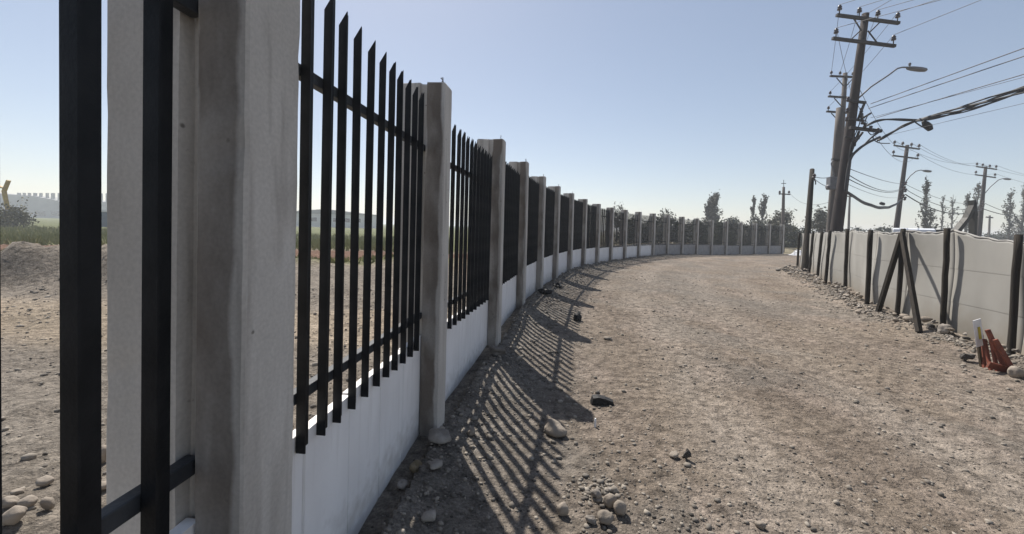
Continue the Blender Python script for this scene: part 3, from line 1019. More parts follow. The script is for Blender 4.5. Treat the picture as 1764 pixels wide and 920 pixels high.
DE = 38.0
PE = pole('utility_pole', at(1350, 322, DE), base_of((1350, 322), (1348, 420), DE), 0.11, 0.19, M['pole_conc'], 'slim pale pole standing alone at the far end of the long curving fence')
arm(PE, at(1342, 334, DE - .1), at(1361, 335, DE - .1), 0.1)
for px in (1343, 1359): insulator(PE, at(px, 335.5, DE - .12), 1.2)
mb = MB(); mb.tube([at(1350, 323, DE), at(1350, 310, DE)], 0.025, 5); mb.build('spike', M['wire'], PE)
arm(PE, at(1346, 316, DE), at(1354, 316, DE), 0.05)
DF = 58.0
PF = pole('utility_pole', at(1464, 334, DF), base_of((1464, 334), (1462, 390), DF), 0.12, 0.18, M['pole_conc'], 'thin distant pole with a short top arm, just right of the tallest pole')
arm(PF, at(1460, 338, DF), at(1469, 339, DF), 0.14)
DG = 85.0
PG = pole('utility_pole', at(1705, 371, DG), base_of((1705, 371), (1704, 400), DG), 0.16, 0.2, M['pole_conc'], 'small faint distant pole with a cross top, low on the right horizon')
arm(PG, at(1699, 374, DG), at(1710, 375, DG), 0.25)

H_top = at(1399, 292, 16.9); H_base = Vector((HOARD[-1][0], HOARD[-1][1], 0)); H_base = on_ground(1386, 468)
PHp = pole('wooden_post', H_top, H_base, 0.085, 0.13, M['wood'], 'black leaning wooden post rising at the far end of the grey hoarding', 'post', n=9)
mb = MB(); mb.lathe(at(1402, 304, H_base.y - .1), (0.2, 0, 1), [(.03, -.1), (.07, -.05), (.05, 0), (.07, .05), (.03, .1)], 8); mb.build('spool_insulator', M['insul'], PHp)
mb = MB(); mb.tube([at(1401, 306, H_base.y - .1), at(1405, 313, H_base.y - .1), at(1405, 318, H_base.y - .1)], 0.02, 6); mb.build('cable_end', M['cable'], PHp)

# ------------------------------------------------------------------ overhead lines


def span_pts(a, b, sag, n=18):
    a, b = Vector(a), Vector(b)
    return [a.lerp(b, k / n) - Vector((0, 0, 4 * sag * (k / n) * (1 - k / n))) for k in range(n + 1)]


def wire(pts, r_, label, group, name='power_line', cat='overhead wire', m='wire'):
    mb = MB(); mb.tube(pts, r_, 5)
    return tag(mb.build(name, M[m], None, origin=pts[0], smooth=True), label, cat, group)


def outward(a, px, py, k=None, dz=0.0):
    """a straight run from a through the point seen at (px, py) at the same height, on past the frame"""
    a = Vector(a)
    b = at_height(px, py, a.z + dz)
    d = (b - a)
    k = 14.0 / max(d.length, 0.5)
    return [a, a + d * max(k, 1.6)]


G1 = 'wires from the tallest pole to the upper right'
for (a, e, lab) in ((A_ins[0], (1473, 0), 'thin wire rising right from the leftmost top insulator of the tallest pole'),
                    (A_ins[1], (1520, 0), 'thin wire rising right from the second top insulator of the tallest pole'),
                    (at(1497, 22, DA), (1535, 0), 'thin wire rising right from the very tip of the tallest pole'),
                    (A_ins[2], (1573, 0), 'thin wire rising right from the third top insulator of the tallest pole'),
                    (A_ins[3], (1612, 0), 'thin wire rising right from the rightmost top insulator of the tallest pole'),
                    (A_ins[4], (1467, 41), 'thin wire rising right from the left lower insulator of the tallest pole'),
                    (A_ins[5], (1690, 0), 'thin wire rising right from the right lower insulator of the tallest pole')):
    wire(outward(a, *e), 0.012, lab, G1)
for (s, e, r_, lab) in (((1500, 179), (1764, 83), 0.017, 'upper of the two thick low wires running right to the photo edge'),
                        ((1496, 187), (1764, 97), 0.017, 'lower of the two thick low wires running right to the photo edge'),
                        ((1510, 203), (1764, 128), 0.016, 'thick wire running right just above the heavy cable bundle'),
                        ((1500, 203), (1764, 133), 0.009, 'faint wire close beneath the wire above the heavy cable bundle'),
                        ((1530, 233), (1764, 178), 0.008, 'faint lone wire running right below the heavy cable bundle')):
    wire(outward(at(*s, DA - .2), *e), r_, lab, G1)
# heavy bundle of telecom cables
mbx = MB()
K = [((1512, 243), 18.1), ((1530, 232), 17.9), ((1552, 219), 17.7), ((1572, 211), 17.4), ((1600, 204), 16.9), ((1660, 188), 15.9), ((1764, 154), 14.3), ((1950, 92), 12.3)]
P = [at(*p, d) for p, d in K]
K2 = [((1493, 216), 18.1), ((1510, 209), 17.9), ((1535, 206.5), 17.7), ((1572, 206), 17.4), ((1600, 202.5), 16.9), ((1660, 186), 15.9), ((1764, 152), 14.3), ((1950, 90), 12.3)]
P2 = [at(*p, d) for p, d in K2]
def smooth_pts(P, n=8):
    out = []
    for i in range(len(P) - 1):
        p0, p1, p2, p3 = P[max(i - 1, 0)], P[i], P[i + 1], P[min(i + 2, len(P) - 1)]
        for k in range(n):
            t = k / n
            out.append(0.5 * ((2 * p1) + (p2 - p0) * t + (2 * p0 - 5 * p1 + 4 * p2 - p3) * t * t + (3 * p1 - p0 - 3 * p2 + p3) * t ** 3))
    out.append(P[-1]); return out
for j in range(7):
    src = smooth_pts(P if j < 4 else P2)
    ph = j * 0.9; pts = []
    for i, q_ in enumerate(src):
        t = i / len(src)
        rr = 0.035 + 0.075 * sstep(0.4, 0.9, t)
        pts.append(q_ + Vector((0, math.cos(ph + i * 0.25) * rr, math.sin(ph + i * 0.25) * rr - 0.10 * sstep(.5, 1, t) * (j % 2))))
    mbx.tube(pts, 0.028 if j % 3 else 0.036, 6)
tag(mbx.build('cable_bundle', M['cable'], None, origin=P[0], smooth=True), 'heavy sagging bundle of black telecom cables running right from the tallest pole', 'cable')
# splice closure hanging below the bundle
sp_ = empty('splice_closure', at(1596, 214, 16.9), 'dark splice closure hanging under the heavy cable bundle', 'cable box')
mb = MB(); mb.tube([at(1590, 209, 16.9), at(1594, 213, 16.9), at(1599, 218, 16.9), at(1603, 224, 16.9)], [.06, .12, .14, .09], 9); mb.build('body', M['black_stuff'], sp_, smooth=True)
mb = MB(); mb.tube(smooth_pts([at(1573, 207, 17.2), at(1580, 213, 17.1), at(1590, 219, 17.0), at(1598, 221, 16.9)]), 0.03, 6)
mb.tube(smooth_pts([at(1584, 204, 17.1), at(1590, 208, 17.0), at(1595, 212, 16.9)]), 0.025, 6)
mb.build('cable_tail', M['cable'], sp_, smooth=True)

G2 = 'wires between the two tall poles on the right'
names = ['leftmost top', 'second top', 'third top', 'rightmost top', 'left lower', 'right lower']
for k in range(6):
    wire(span_pts(A_ins[k], B_ins[k], 0.12), 0.010, 'thin wire from the %s insulator of the tallest pole down to the slimmer pole' % names[k], G2)
G3 = 'wires along the row of poles on the right'
for k in (0, 2, 3, 5):
    wire(span_pts(C_ins[k], D_ins[k], 0.9), 0.014, 'thin sagging wire between the %s insulators of both lamp-bearing poles' % names[k], G3)
for k in (0, 3, 5):
    d = (D_ins[k] - C_ins[k])
    wire(span_pts(D_ins[k], D_ins[k] + Vector((d.x * 0.9, d.y * .35, -1.0)), 0.8), 0.014, 'thin wire leaving the farthest lamp pole from its %s insulator' % names[k], G3)
for k in (3, 5):
    wire(span_pts(at(1479 if k == 3 else 1476, 150 if k == 3 else 178, DA - .15), C_ins[k], 1.6), 0.011, 'thin wire from mid tallest pole to the %s insulator of the next pole' % names[k], G3)
for (s, e, sg, r_, lab, m_) in (((1464, 291), (1556, 317), .15, .016, 'highest of the thick wires between the tallest pole and the next pole', 'wire'),
                                ((1463, 302), (1554, 324), .5, .02, 'middle thick wire between the tallest pole and the next pole', 'cable'),
                                ((1463, 309), (1554, 326), .45, .02, 'lower thick wire between the tallest pole and the next pole', 'cable'),
                                ((1462, 318), (1556, 338), .35, .010, 'faint wire above the cable bundle between the tallest pole and the next pole', 'wire')):
    wire(span_pts(at(*s, DA + .2), at(*e, DC - .3), sg), r_, lab, G3, m=m_)
mb = MB()
for j in range(4):
    pts = span_pts(at(1458, 329 + j * 0.9, DA + .2), at(1553, 343 + j * 0.5, DC - .3), 0.75 + 0.02 * j, 26)
    mb.tube([q_ + Vector((0, 0, .018 * math.sin(k_ * 1.1 + j * 2))) for k_, q_ in enumerate(pts)], 0.035, 5)
tag(mb.build('cable_bundle', M['cable'], None, origin=at(1458, 329, DA), smooth=True), 'sagging cable bundle between the tallest pole and the next leaning pole', 'cable')
mb = MB(); cp = at(1520, 347, 30.5) - Vector((0, 0, 0.16))
mb.tube([cp + Vector((-.3, -.2, .04)), cp + Vector((-.22, -.15, 0)), cp + Vector((.22, .15, -.02)), cp + Vector((.3, .2, .03))], [.04, .12, .12, .04], 8)
tag(mb.build('splice_closure', M['black_stuff'], None, origin=cp, smooth=True), 'small dark splice closure under the sagging bundle left of the leaning pole', 'cable box')
for (s, e, sg, r_, lab) in (((1561, 318), (1692, 352), .6, .02, 'upper thin cable between the two farther lamp-bearing poles'),
                            ((1560, 326), (1692, 358), .9, .03, 'middle cable between the two farther lamp-bearing poles'),
                            ((1560, 335), (1690, 362), 1.1, .055, 'thick low cable sagging between the two farther lamp-bearing poles')):
    wire(span_pts(at(*s, DC - .3), at(*e, DD - .3), sg), r_, lab, G3, 'telecom_cable', 'cable', 'cable')
for (s, e, sg, r_, lab) in (((1694, 349), (1790, 376), .4, .03, 'upper cable leaving the farthest lamp pole to the right photo edge'),
                            ((1692, 359), (1790, 372), .5, .05, 'thick lower cable leaving the farthest lamp pole to the right photo edge')):
    wire(span_pts(at(*s, DD - .3), at(*e, DD + 6), sg), r_, lab, G3, 'telecom_cable', 'cable', 'cable')
wire(span_pts(at(1402, 304, 16.8), at(1437, 302, DS - .25), .1), 0.014, 'upper short wire from the black leaning post to the thick concrete pole', 'wires on the black post')
wire(span_pts(at(1403, 308, 16.8), at(1428, 322, DS - .25), .06), 0.012, 'lower short wire from the black leaning post to the thick concrete pole', 'wires on the black post')
wire(span_pts(at(1360, 332, DE), at(1432, 347, DS + 1), .55), 0.012, 'faint sagging wire from the slim pale pole to the thick concrete pole', 'wires on the pale pole')

# ------------------------------------------------------------------ trees


def leaves(mb, pts, size, rg):
    for p in pts:
        s = size * rg.uniform(0.55, 1.25)
        a = Vector((rg.gauss(0, 1), rg.gauss(0, 1), rg.gauss(0, 1))).normalized()
        b = a.cross(Vector((rg.gauss(0, 1), rg.gauss(0, 1), rg.gauss(0, 1)))).normalized()
        p = Vector(p)
        mb.add([p - a * s * .5, p + b * s * .33, p + a * s * .5, p - b * s * .33], [(0, 1, 2, 3)])


def tree(name, base, h, wd, label, kind='round', m='leaf_grey', group=None, seed=1, leaf=0.3, dens=1.0, lean=0.0, cat='tree'):
    rg = random.Random(seed)
    e = empty(name, base, label, cat, group)
    base = Vector(base)
    tb = MB(); cr = MB(); pts = []
    top = base + Vector((lean * h, 0, h))
    if kind == 'poplar':
        tb.tube([base - Vector((0, 0, .3)), base.lerp(top, .5), top], [h * .018, h * .011, h * .002], 6)
        nl = int(44 * dens) + 10
        for k in range(nl):
            t = .03 + .92 * rg.random() ** 1.15
            a = rg.uniform(0, 6.28)
            p0 = base.lerp(top, t)
            ll = h * rg.uniform(.12, .24) * (1 - .45 * t)
            out = wd * .5 * (1.0 - .75 * t ** 1.6) * rg.uniform(.35, 1.25)
            p1 = p0 + Vector((math.cos(a) * out * .65, math.sin(a) * out * .65, ll * .5))
            p2 = p0 + Vector((math.cos(a) * out, math.sin(a) * out, ll))
            tb.tube([p0, p1, p2], [h * .005, h * .0035, h * .0012], 4, cap=False)
            for j in range(int(34 * dens)):
                u = rg.uniform(.1, 1.15)
                q_ = (p0.lerp(p1, u * 2) if u < .5 else p1.lerp(p2, u * 2 - 1))
                pts.append(q_ + Vector((rg.gauss(0, 1), rg.gauss(0, 1), rg.gauss(0, 1.4))) * wd * .055)
    else:
        hc = h * (.42 if kind == 'round' else .12)
        tb.tube([base - Vector((0, 0, .3)), base + Vector((0, 0, hc))], [h * .03, h * .02], 7)
        nl = int((20 if kind == 'round' else 26) * max(dens, .5)) + 5
        for k in range(nl):
            a = rg.uniform(0, 6.28); el = rg.uniform(.05, 1.5) if kind == 'round' else rg.uniform(-.05, 1.5)
            d = Vector((math.cos(a) * math.cos(el) * wd * .5, math.sin(a) * math.cos(el) * wd * .5, math.sin(el) * (h - hc))) * rg.uniform(.62, 1.0)
            p0 = base + Vector((0, 0, hc * rg.uniform(.6, 1)))
            p2 = base + Vector((0, 0, hc)) + d
            p1 = p0.lerp(p2, .5) + Vector((rg.gauss(0, 1), rg.gauss(0, 1), rg.gauss(0, 1) + .6)) * wd * .04
            tb.tube([p0, p1, p2], [h * .010, h * .006, h * .002], 5, cap=False)
            for s_ in range(3):
                q0 = p1.lerp(p2, rg.random()); q1 = q0 + Vector((rg.gauss(0, 1), rg.gauss(0, 1), rg.gauss(.5, .8))) * wd * .11
                tb.tube([q0, q1], [h * .003, h * .001], 4, cap=False)
                for j in range(int(16 * dens)):
                    pts.append(q0.lerp(q1, rg.random() * 1.2) + Vector((rg.gauss(0, 1), rg.gauss(0, 1), rg.gauss(0, 1))) * wd * .045)
            for j in range(int(26 * dens)):
                pts.append(p1.lerp(p2, rg.random() * 1.1) + Vector((rg.gauss(0, 1), rg.gauss(0, 1), rg.gauss(0, 1))) * wd * .07)
    leaves(cr, pts, leaf, rg)
    tb.build('trunk', M['bark'], e)
    cr.build('crown', M[m], e)
    return e


def tree_px(name, px, ptop, depth, wpx, label, **k):
    b = at(px, 400, depth); b.z = -0.2
    top = at(px, ptop, depth)
    return tree(name, b, top.z - b.z, wpx * depth / FOC, label, **k)


TL = [
    ('leafy_tree', 1145, 354, 52, 44, 'round half-bare tree whose crown tops the middle of the long fence', dict(kind='round', dens=.55, seed=3)),
    ('leafy_tree', 1062, 347, 58, 42, 'low sparse tree just showing over the fence left of the round half-bare tree', dict(kind='round', dens=.5, seed=4)),
    ('poplar', 1228, 338, 62, 30, 'broad grey poplar rising over the far fence, left of the two slim ones', dict(kind='poplar', dens=1.5, seed=5)),
    ('poplar', 1219, 350, 63, 17, 'short poplar clinging to the left side of the broad grey poplar', dict(kind='poplar', dens=1.0, seed=15)),
    ('poplar', 1296, 344, 66, 11, 'slimmer and shorter poplar of the pair near the far fence end', dict(kind='poplar', dens=.9, seed=6)),
    ('poplar', 1308, 336, 66, 17, 'taller right-leaning poplar of the pair near the far fence end', dict(kind='poplar', dens=1.0, seed=7, lean=.09)),
    ('leafy_tree', 1346, 357, 48, 56, 'spreading dull tree behind the slim pale pole at the fence end', dict(kind='round', dens=.9, seed=8)),
    ('leafy_tree', 1412, 356, 46, 62, 'bushy half-bare tree between the black leaning post and the thick pole', dict(kind='round', dens=.9, seed=9)),
    ('bush', 1378, 398, 52, 50, 'dark low bush at the track end between the pale pole and the black post', dict(kind='bush', m='leaf_green', dens=1.4, seed=10)),
    ('bush', 1262, 374, 60, 50, 'dark bush topping the far fence, right of the broad poplar', dict(kind='bush', m='leaf_green', dens=1.1, seed=12)),
    ('bush', 1305, 381, 58, 46, 'dark bush at the feet of the pair of slim poplars', dict(kind='bush', m='leaf_green', dens=1.2, seed=13)),
    ('bush', 1190, 388, 62, 60, 'dark bush seen through the railings below the broad poplar', dict(kind='bush', m='leaf_green', dens=1.2, seed=14)),
    ('bush', 1120, 386, 55, 60, 'dark bush seen through the railings below the round half-bare tree', dict(kind='bush', m='leaf_green', dens=1.2, seed=16)),
    ('bush', 1330, 384, 56, 50, 'dark bush beneath the spreading tree behind the pale pole', dict(kind='bush', m='leaf_green', dens=1.4, seed=17)),
    ('poplar', 1593, 310, 56, 20, 'tallest bare poplar, right of the leaning pole above the pale vehicle roof', dict(kind='poplar', dens=.75, seed=21)),
    ('poplar', 1602, 362, 56, 24, 'short forked tree at the foot of the tallest bare poplar', dict(kind='poplar', dens=.5, seed=22)),
    ('poplar', 1622, 342, 80, 10, 'faint slim poplar, first to the right of the tallest bare poplar', dict(kind='poplar', dens=.4, seed=23)),
    ('poplar', 1639, 335, 80, 16, 'faint poplar midway between tallest bare poplar and excavator arm', dict(kind='poplar', dens=.5, seed=24)),
    ('poplar', 1664, 338, 70, 13, 'bare poplar close on the left of the excavator arm tip', dict(kind='poplar', dens=.6, seed=25)),
    ('poplar', 1676, 319, 72, 18, 'right-leaning poplar directly behind the excavator arm', dict(kind='poplar', dens=.9, seed=26, lean=.06)),
    ('poplar', 1738, 331, 74, 22, 'poplar right of the farthest lamp pole, second from the right photo edge', dict(kind='poplar', dens=.8, seed=27)),
    ('poplar', 1758, 320, 74, 20, 'poplar nearest the right photo edge', dict(kind='poplar', dens=1.0, seed=28, lean=.05)),
    ('bush', 22, 356, 44, 54, 'olive yellow bush in the field behind the leftmost railing bars', dict(kind='bush', m='leaf_olive', dens=1.0, seed=31)),
]
for nm, px, pt, dep, wp, lab, kw in TL:
    if nm == 'bush': kw.setdefault('leaf', .26)
    tree_px(nm, px, pt, dep, wp, lab, **kw)
hb = 'bushes in the thicket behind the far fence'
for k in range(15):
    px = 1085 + k * 19 + (k * 7) % 9
    tree_px('bush', px, 378 + (k * 5) % 9 + (k > 8) * 4, 50 + (k * 3) % 8, 46, 'dull dense bush of the thicket seen through the railings of the far fence', kind='bush', m='leaf_grey' if k % 2 else 'leaf_green', dens=1.3, seed=70 + k, group=hb, leaf=.3)
# low hedge line on the right horizon
hb = 'bushes in the low line behind the hoarding'
for k, (px, pt) in enumerate(((1450, 390), (1480, 391), (1512, 389), (1528, 392), (1618, 399), (1650, 398), (1708, 402), (1730, 400), (1752, 402), (1785, 399))):
    tree_px('bush', px, pt, 95 if px > 1600 else 75, 38, 'low dull bush in the far line along the horizon behind the grey hoarding', kind='bush', m='leaf_green', dens=.7, seed=50 + k, group=hb, leaf=.4)

# ------------------------------------------------------------------ field grass (nobody could count it)
mb = MB()
rg = random.Random(5)
vs = []; fs = []
for k in range(15000):
    y = rg.uniform(21, 48); x = -y * rg.uniform(.15, 1.45)
    if rg.random() < .14: y = rg.uniform(12.8, 15.2); x = -y * rg.uniform(.2, 1.35)
    zz = 0.0
    vs.append((x, y)); 
XY = np.array(vs); ZZ = height(XY[:, 0], XY[:, 1]); dd, sd_ = line_dist(XY[:, 0], XY[:, 1], FARR)
for (x, y), z, d_, s_ in zip(vs, ZZ, dd, sd_):
    if s_ < 0 or d_ < 1.2: continue
    hh = rg.uniform(.18, .5) if y > 20 else rg.uniform(.08, .22)
    a = rg.uniform(0, 3.14); ww = rg.uniform(.03, .09)
    dx, dy = math.cos(a) * ww, math.sin(a) * ww
    mb.add([(x - dx, y - dy, z - .03), (x + dx, y + dy, z - .03), (x + rg.gauss(0, .1), y + rg.gauss(0, .1), z + hh)], [(0, 1, 2)])
tag(mb.build('grass', M['grass'], None), 'dry green grass growing in the field behind the fence', 'grass', kind='stuff')

# ------------------------------------------------------------------ buildings and cabins far left
DBG = 190.0
e = empty('concrete_building', at(80, 385, DBG) * 1.0, 'hazy half-built concrete building with a row of columns along its roof', 'building')
e.location.z = -.2
prof_px = [(-160, 322), (20, 335), (104, 347), (230, 349)]
p0 = at(-160, 322, DBG); p1 = at(60, 338, DBG); p2 = at(104, 347, DBG); p3 = at(240, 349, DBG)
mb = MB()
face = [Vector((p0.x, DBG, -.3)), Vector((p3.x, DBG, -.3)), Vector((p3.x, DBG, p3.z)), Vector((p2.x, DBG, p2.z)), Vector((p1.x, DBG, p1.z)), Vector((p0.x, DBG, p0.z))]
bk = [q_ + Vector((0, 40, 0)) for q_ in face]
n = len(face)
mb.add(face + bk, [tuple(range(n)), tuple(range(2 * n - 1, n - 1, -1))] + [(i, i + n, (i + 1) % n + n, (i + 1) % n) for i in range(n)])
mb.build('wall', M['far_conc'], e)
for k, px in enumerate([24, 33, 42, 52, 62, 73, 83, 94, 104, 115, 125, 136, 146, 156, 167, 178, 189, 200]):
    t_ = at(px, 331.5 + .03 * px * .2, DBG)
    mb = MB(); mb.box((t_.x, DBG + 2, t_.z - 3.2), (.75 if k % 3 else 1.1, .8, 6.4)); mb.build('column', M['far_conc'], e)
for k in range(9):
    a = at(-60 + k * 26, 368, DBG)
    mb = MB(); mb.box((a.x, DBG - .06, a.z), (4.6, .1, 2.2)); mb.build('opening', M['glass'], e)
DW = 130.0
c_ = at(560, 380, DW)
e = empty('pale_warehouse', (c_.x, DW, -.2), 'pale low warehouse seen between the bars right of the nearest post', 'building')
mb = MB(); mb.box((c_.x, DW + 8, 1.9), (26, 16, 4.2)); mb.build('wall', M['far_pale'], e)
mb = MB(); mb.prism([(-13.4, 4.0), (13.4, 4.0), (13.4, 4.35), (0, 5.6), (-13.4, 4.35)], [((c_.x, DW - .4, 0), (1, 0, 0), (0, 0, 1)), ((c_.x, DW + 16.4, 0), (1, 0, 0), (0, 0, 1))]); mb.build('roof', M['far_conc'], e)
for k in range(7):
    mb = MB(); mb.box((c_.x - 10.5 + k * 3.5, DW - .05, 2.2), (1.7, .1, 1.2)); mb.build('window', M['glass'], e)
DK = 62.0
a = at(164, 366, DK); b = at(200, 386, DK)
e = empty('site_cabin', ((a.x + b.x) / 2, DK, -.2), 'dark blue site cabin with white roof in the field, left of the nearest post', 'cabin')
mb = MB(); mb.box(((a.x + b.x) / 2, DK + 1.5, .95), (b.x - a.x + 1.2, 3, 2.3)); mb.build('wall', M['cabin_blue'], e)
mb = MB(); mb.box(((a.x + b.x) / 2, DK + 1.5, 2.2), (b.x - a.x + 1.5, 3.3, .22)); mb.build('roof', M['far_pale'], e)
for dx in (-1, .9):
    mb = MB(); mb.box(((a.x + b.x) / 2 + dx, DK - .02, 1.25), (.8, .06, .8)); mb.build('window', M['glass'], e)


# ------------------------------------------------------------------ vehicles behind the hoarding
def vehicle(name, loc, rz, prof, cabin, width, label, cat, wheels, wr):
    """prof: lower body side outline, cabin: greenhouse outline (x forward, z up)"""
    e = empty(name, loc, label, cat); e.rotation_euler = (0, 0, rz)

    def part(mb, nm, m, smooth=False):
        me = mb.mesh(nm, m, smooth=smooth); return link(nm, me, e)
    mb = MB()
    hw = width / 2
    fr = [(-hw, .94, .03), (-hw + .05, 1.0, 0), (hw - .05, 1.0, 0), (hw, .94, .03)]
    n = len(prof)
    mb.prism(prof, [((0, y, dz), (sc, 0, 0), (0, 0, 1)) for y, sc, dz in fr]); part(mb, 'body', M['van_white'])
    mb = MB()
    zt = max(p[1] for p in cabin); zb = min(p[1] for p in cabin)
    ring = [[(x, s * (hw - .03 - .16 * (z - zb) / (zt - zb)), z) for x, z in cabin] for s in (-1, 1)]
    k = len(cabin)
    mb.add(ring[0] + ring[1], [tuple(range(k - 1, -1, -1)), tuple(range(k, 2 * k))] + [(i, (i + 1) % k, (i + 1) % k + k, i + k) for i in range(k)])
    part(mb, 'roof', M['van_white'])
    # side windows, windscreen
    for s in (-1, 1):
        x0, x1 = min(p[0] for p in cabin), max(p[0] for p in cabin)
        for a_, b_ in ((.24, .5), (.53, .8)):
            mb = MB()
            vs = []
            for xx, zz in ((x0 + (x1 - x0) * a_, zb + .08), (x0 + (x1 - x0) * b_, zb + .08), (x0 + (x1 - x0) * (b_ - .03), zt - .12), (x0 + (x1 - x0) * (a_ + .03), zt - .12)):
                y = hw - .03 - .16 * (zz - zb) / (zt - zb)
                vs += [(xx, s * (y + .004), zz), (xx, s * (y - .02), zz)]
            mb.add(vs, [(0, 2, 4, 6), (1, 7, 5, 3), (0, 1, 3, 2), (2, 3, 5, 4), (4, 5, 7, 6), (6, 7, 1, 0)])
            part(mb, 'window', M['glass'])
    for s, (i, j) in ((1, (1, 2)), (-1, (0, len(cabin) - 1))):
        (xa, za), (xb, zb2) = cabin[i], cabin[j]
        mb = MB(); vs = []
        for t, ww in ((.12, .9), (.76, .82)):
            xx = xa + (xb - xa) * t; zz = za + (zb2 - za) * t
            hh = (hw - .03 - .16 * (zz - zb) / (zt - zb)) * ww
            vs += [(xx + s * .006, -hh, zz), (xx + s * .006, hh, zz), (xx - s * .02, -hh, zz), (xx - s * .02, hh, zz)]
        mb.add(vs, [(0, 1, 5, 4), (2, 6, 7, 3), (0, 4, 6, 2), (1, 3, 7, 5), (4, 5, 7, 6), (0, 2, 3, 1)])
        part(mb, 'windscreen', M['glass'])
    for x in wheels:
        for s in (-1, 1):
            mb = MB(); mb.lathe((x, s * (hw - .2), wr), (0, s, 0), [(wr * .5, 0), (wr * .95, .01), (wr, .04), (wr, .18), (wr * .95, .21), (wr * .6, .22)], 18)
            wh = part(mb, 'wheel', M['tyre'], True)
            mb = MB(); mb.lathe((x, s * (hw - .0), wr), (0, s, 0), [(wr * .58, -.02), (wr * .58, .024), (wr * .3, .03), (0.02, .03)], 14)
            r_ = link('rim', mb.mesh('rim', M['rim']), wh)
    xs = [p[0] for p in prof]
    for s in (-1, 1):
        mb = MB(); mb.box((max(xs) - .02, s * hw * .72, .68), (.08, .3, .15), bev=.02); part(mb, 'headlight', M['far_pale'])
        mb = MB(); mb.box((min(xs) + .02, s * hw * .8, .8), (.08, .16, .28), bev=.02); part(mb, 'tail_light', M['red'])
    return e


vp = at(1570, 400, 22.0)
vehicle('van', (vp.x, 22.0, hz(vp.x, 22.0)), R(48), [(-2.4, .3), (2.35, .3), (2.45, .75), (2.2, 1.05), (-2.45, 1.1), (-2.48, .5)], [(-2.4, 1.08), (1.75, 1.04), (1.05, 1.98), (.2, 2.06), (-1.4, 2.06), (-2.2, 1.98)], 1.85,
        'white van with only its pale roof showing over the hoarding beside the propped post', 'van', (-1.6, 1.5), .34)
vp = at(1738, 415, 8.3)
vehicle('car', (vp.x + .1, 8.5, hz(vp.x, 8.5)), R(25), [(-2.1, .28), (2.1, .28), (2.18, .55), (2.05, .78), (.9, .9), (-2.1, .92), (-2.2, .6)], [(-1.75, .9), (1.05, .88), (.35, 1.37), (-1.1, 1.40)], 1.72,
        'white car with its roof line just over the sagging hoarding at the right edge', 'car', (-1.3, 1.3), .31)


# ------------------------------------------------------------------ excavators
def excavator(loc, rz, m, label, boom, stick, tip):
    e = empty('excavator', loc, label, 'excavator'); e.rotation_euler = (0, 0, rz)

    def part(mb, nm, mm, smooth=False): return link(nm, mb.mesh(nm, mm, smooth=smooth), e)
    for s in (-1, 1):
        mb = MB()
        prof = [(-1.5, .35), (-1.3, .08), (-1.0, 0), (1.0, 0), (1.3, .08), (1.5, .35), (1.3, .65), (1.0, .74), (-1.0, .74), (-1.3, .65)]
        mb.prism(prof, [((0, s * 1.05 - .25, 0), (1, 0, 0), (0, 0, 1)), ((0, s * 1.05 + .25, 0), (1, 0, 0), (0, 0, 1))]); part(mb, 'track', M['tyre'])
    mb = MB(); mb.box((-.35, 0, 1.0), (2.9, 2.2, .5), bev=.06); mb.box((-1.35, 0, 1.5), (.9, 2.2, .7), bev=.1); part(mb, 'body', m)
    mb = MB(); mb.box((.35, .65, 1.6), (1.25, .85, .95), bev=.08); cb = part(mb, 'cab', m)
    mb = MB(); mb.box((.35, .65, 1.66), (1.27, .6, .6)); mb.box((.35, .65, 1.66), (.95, .87, .6)); link('window', mb.mesh('window', M['glass']), cb)
    def limb(pts, ws, nm):
        mb = MB()
        n = len(pts); L_ = []
        for i, (x, z) in enumerate(pts):
            a = Vector(pts[max(i - 1, 0)]); b = Vector(pts[min(i + 1, n - 1)])
            d = (b - a).normalized(); L_.append((Vector((x, z)), Vector((-d.y, d.x)), ws[i]))
        out = [p + q_ * w_ for p, q_, w_ in L_] + [p - q_ * w_ for p, q_, w_ in reversed(L_)]
        vs = [(p.x, s * .17, p.y) for s in (-1, 1) for p in out]; k = len(out)
        mb.add(vs, [tuple(range(k)), tuple(range(2 * k - 1, k - 1, -1))] + [(i, i + k, (i + 1) % k + k, (i + 1) % k) for i in range(k)])
        return part(mb, nm, m)
    limb(boom, [.10, .12, .10, .07], 'boom')
    limb(stick, [.08, .10, .07], 'stick')
    mb = MB()
    (x, z) = tip
    prof = [(x - .1, z), (x + .25, z - .1), (x + .35, z - .6), (x + .05, z - .85), (x - .35, z - .8), (x - .2, z - .55), (x + .02, z - .5), (x + .08, z - .2)]
    mb.prism(prof, [((0, -.4, 0), (1, 0, 0), (0, 0, 1)), ((0, .4, 0), (1, 0, 0), (0, 0, 1))]); part(mb, 'bucket', M['digger_grey'])
    mb = MB(); mb.tube([(boom[0][0] + .25, 0, boom[0][1] - .1), (boom[1][0] + .3, 0, boom[1][1] - .35)], .06, 8); part(mb, 'ram', M['rim'])
    return e


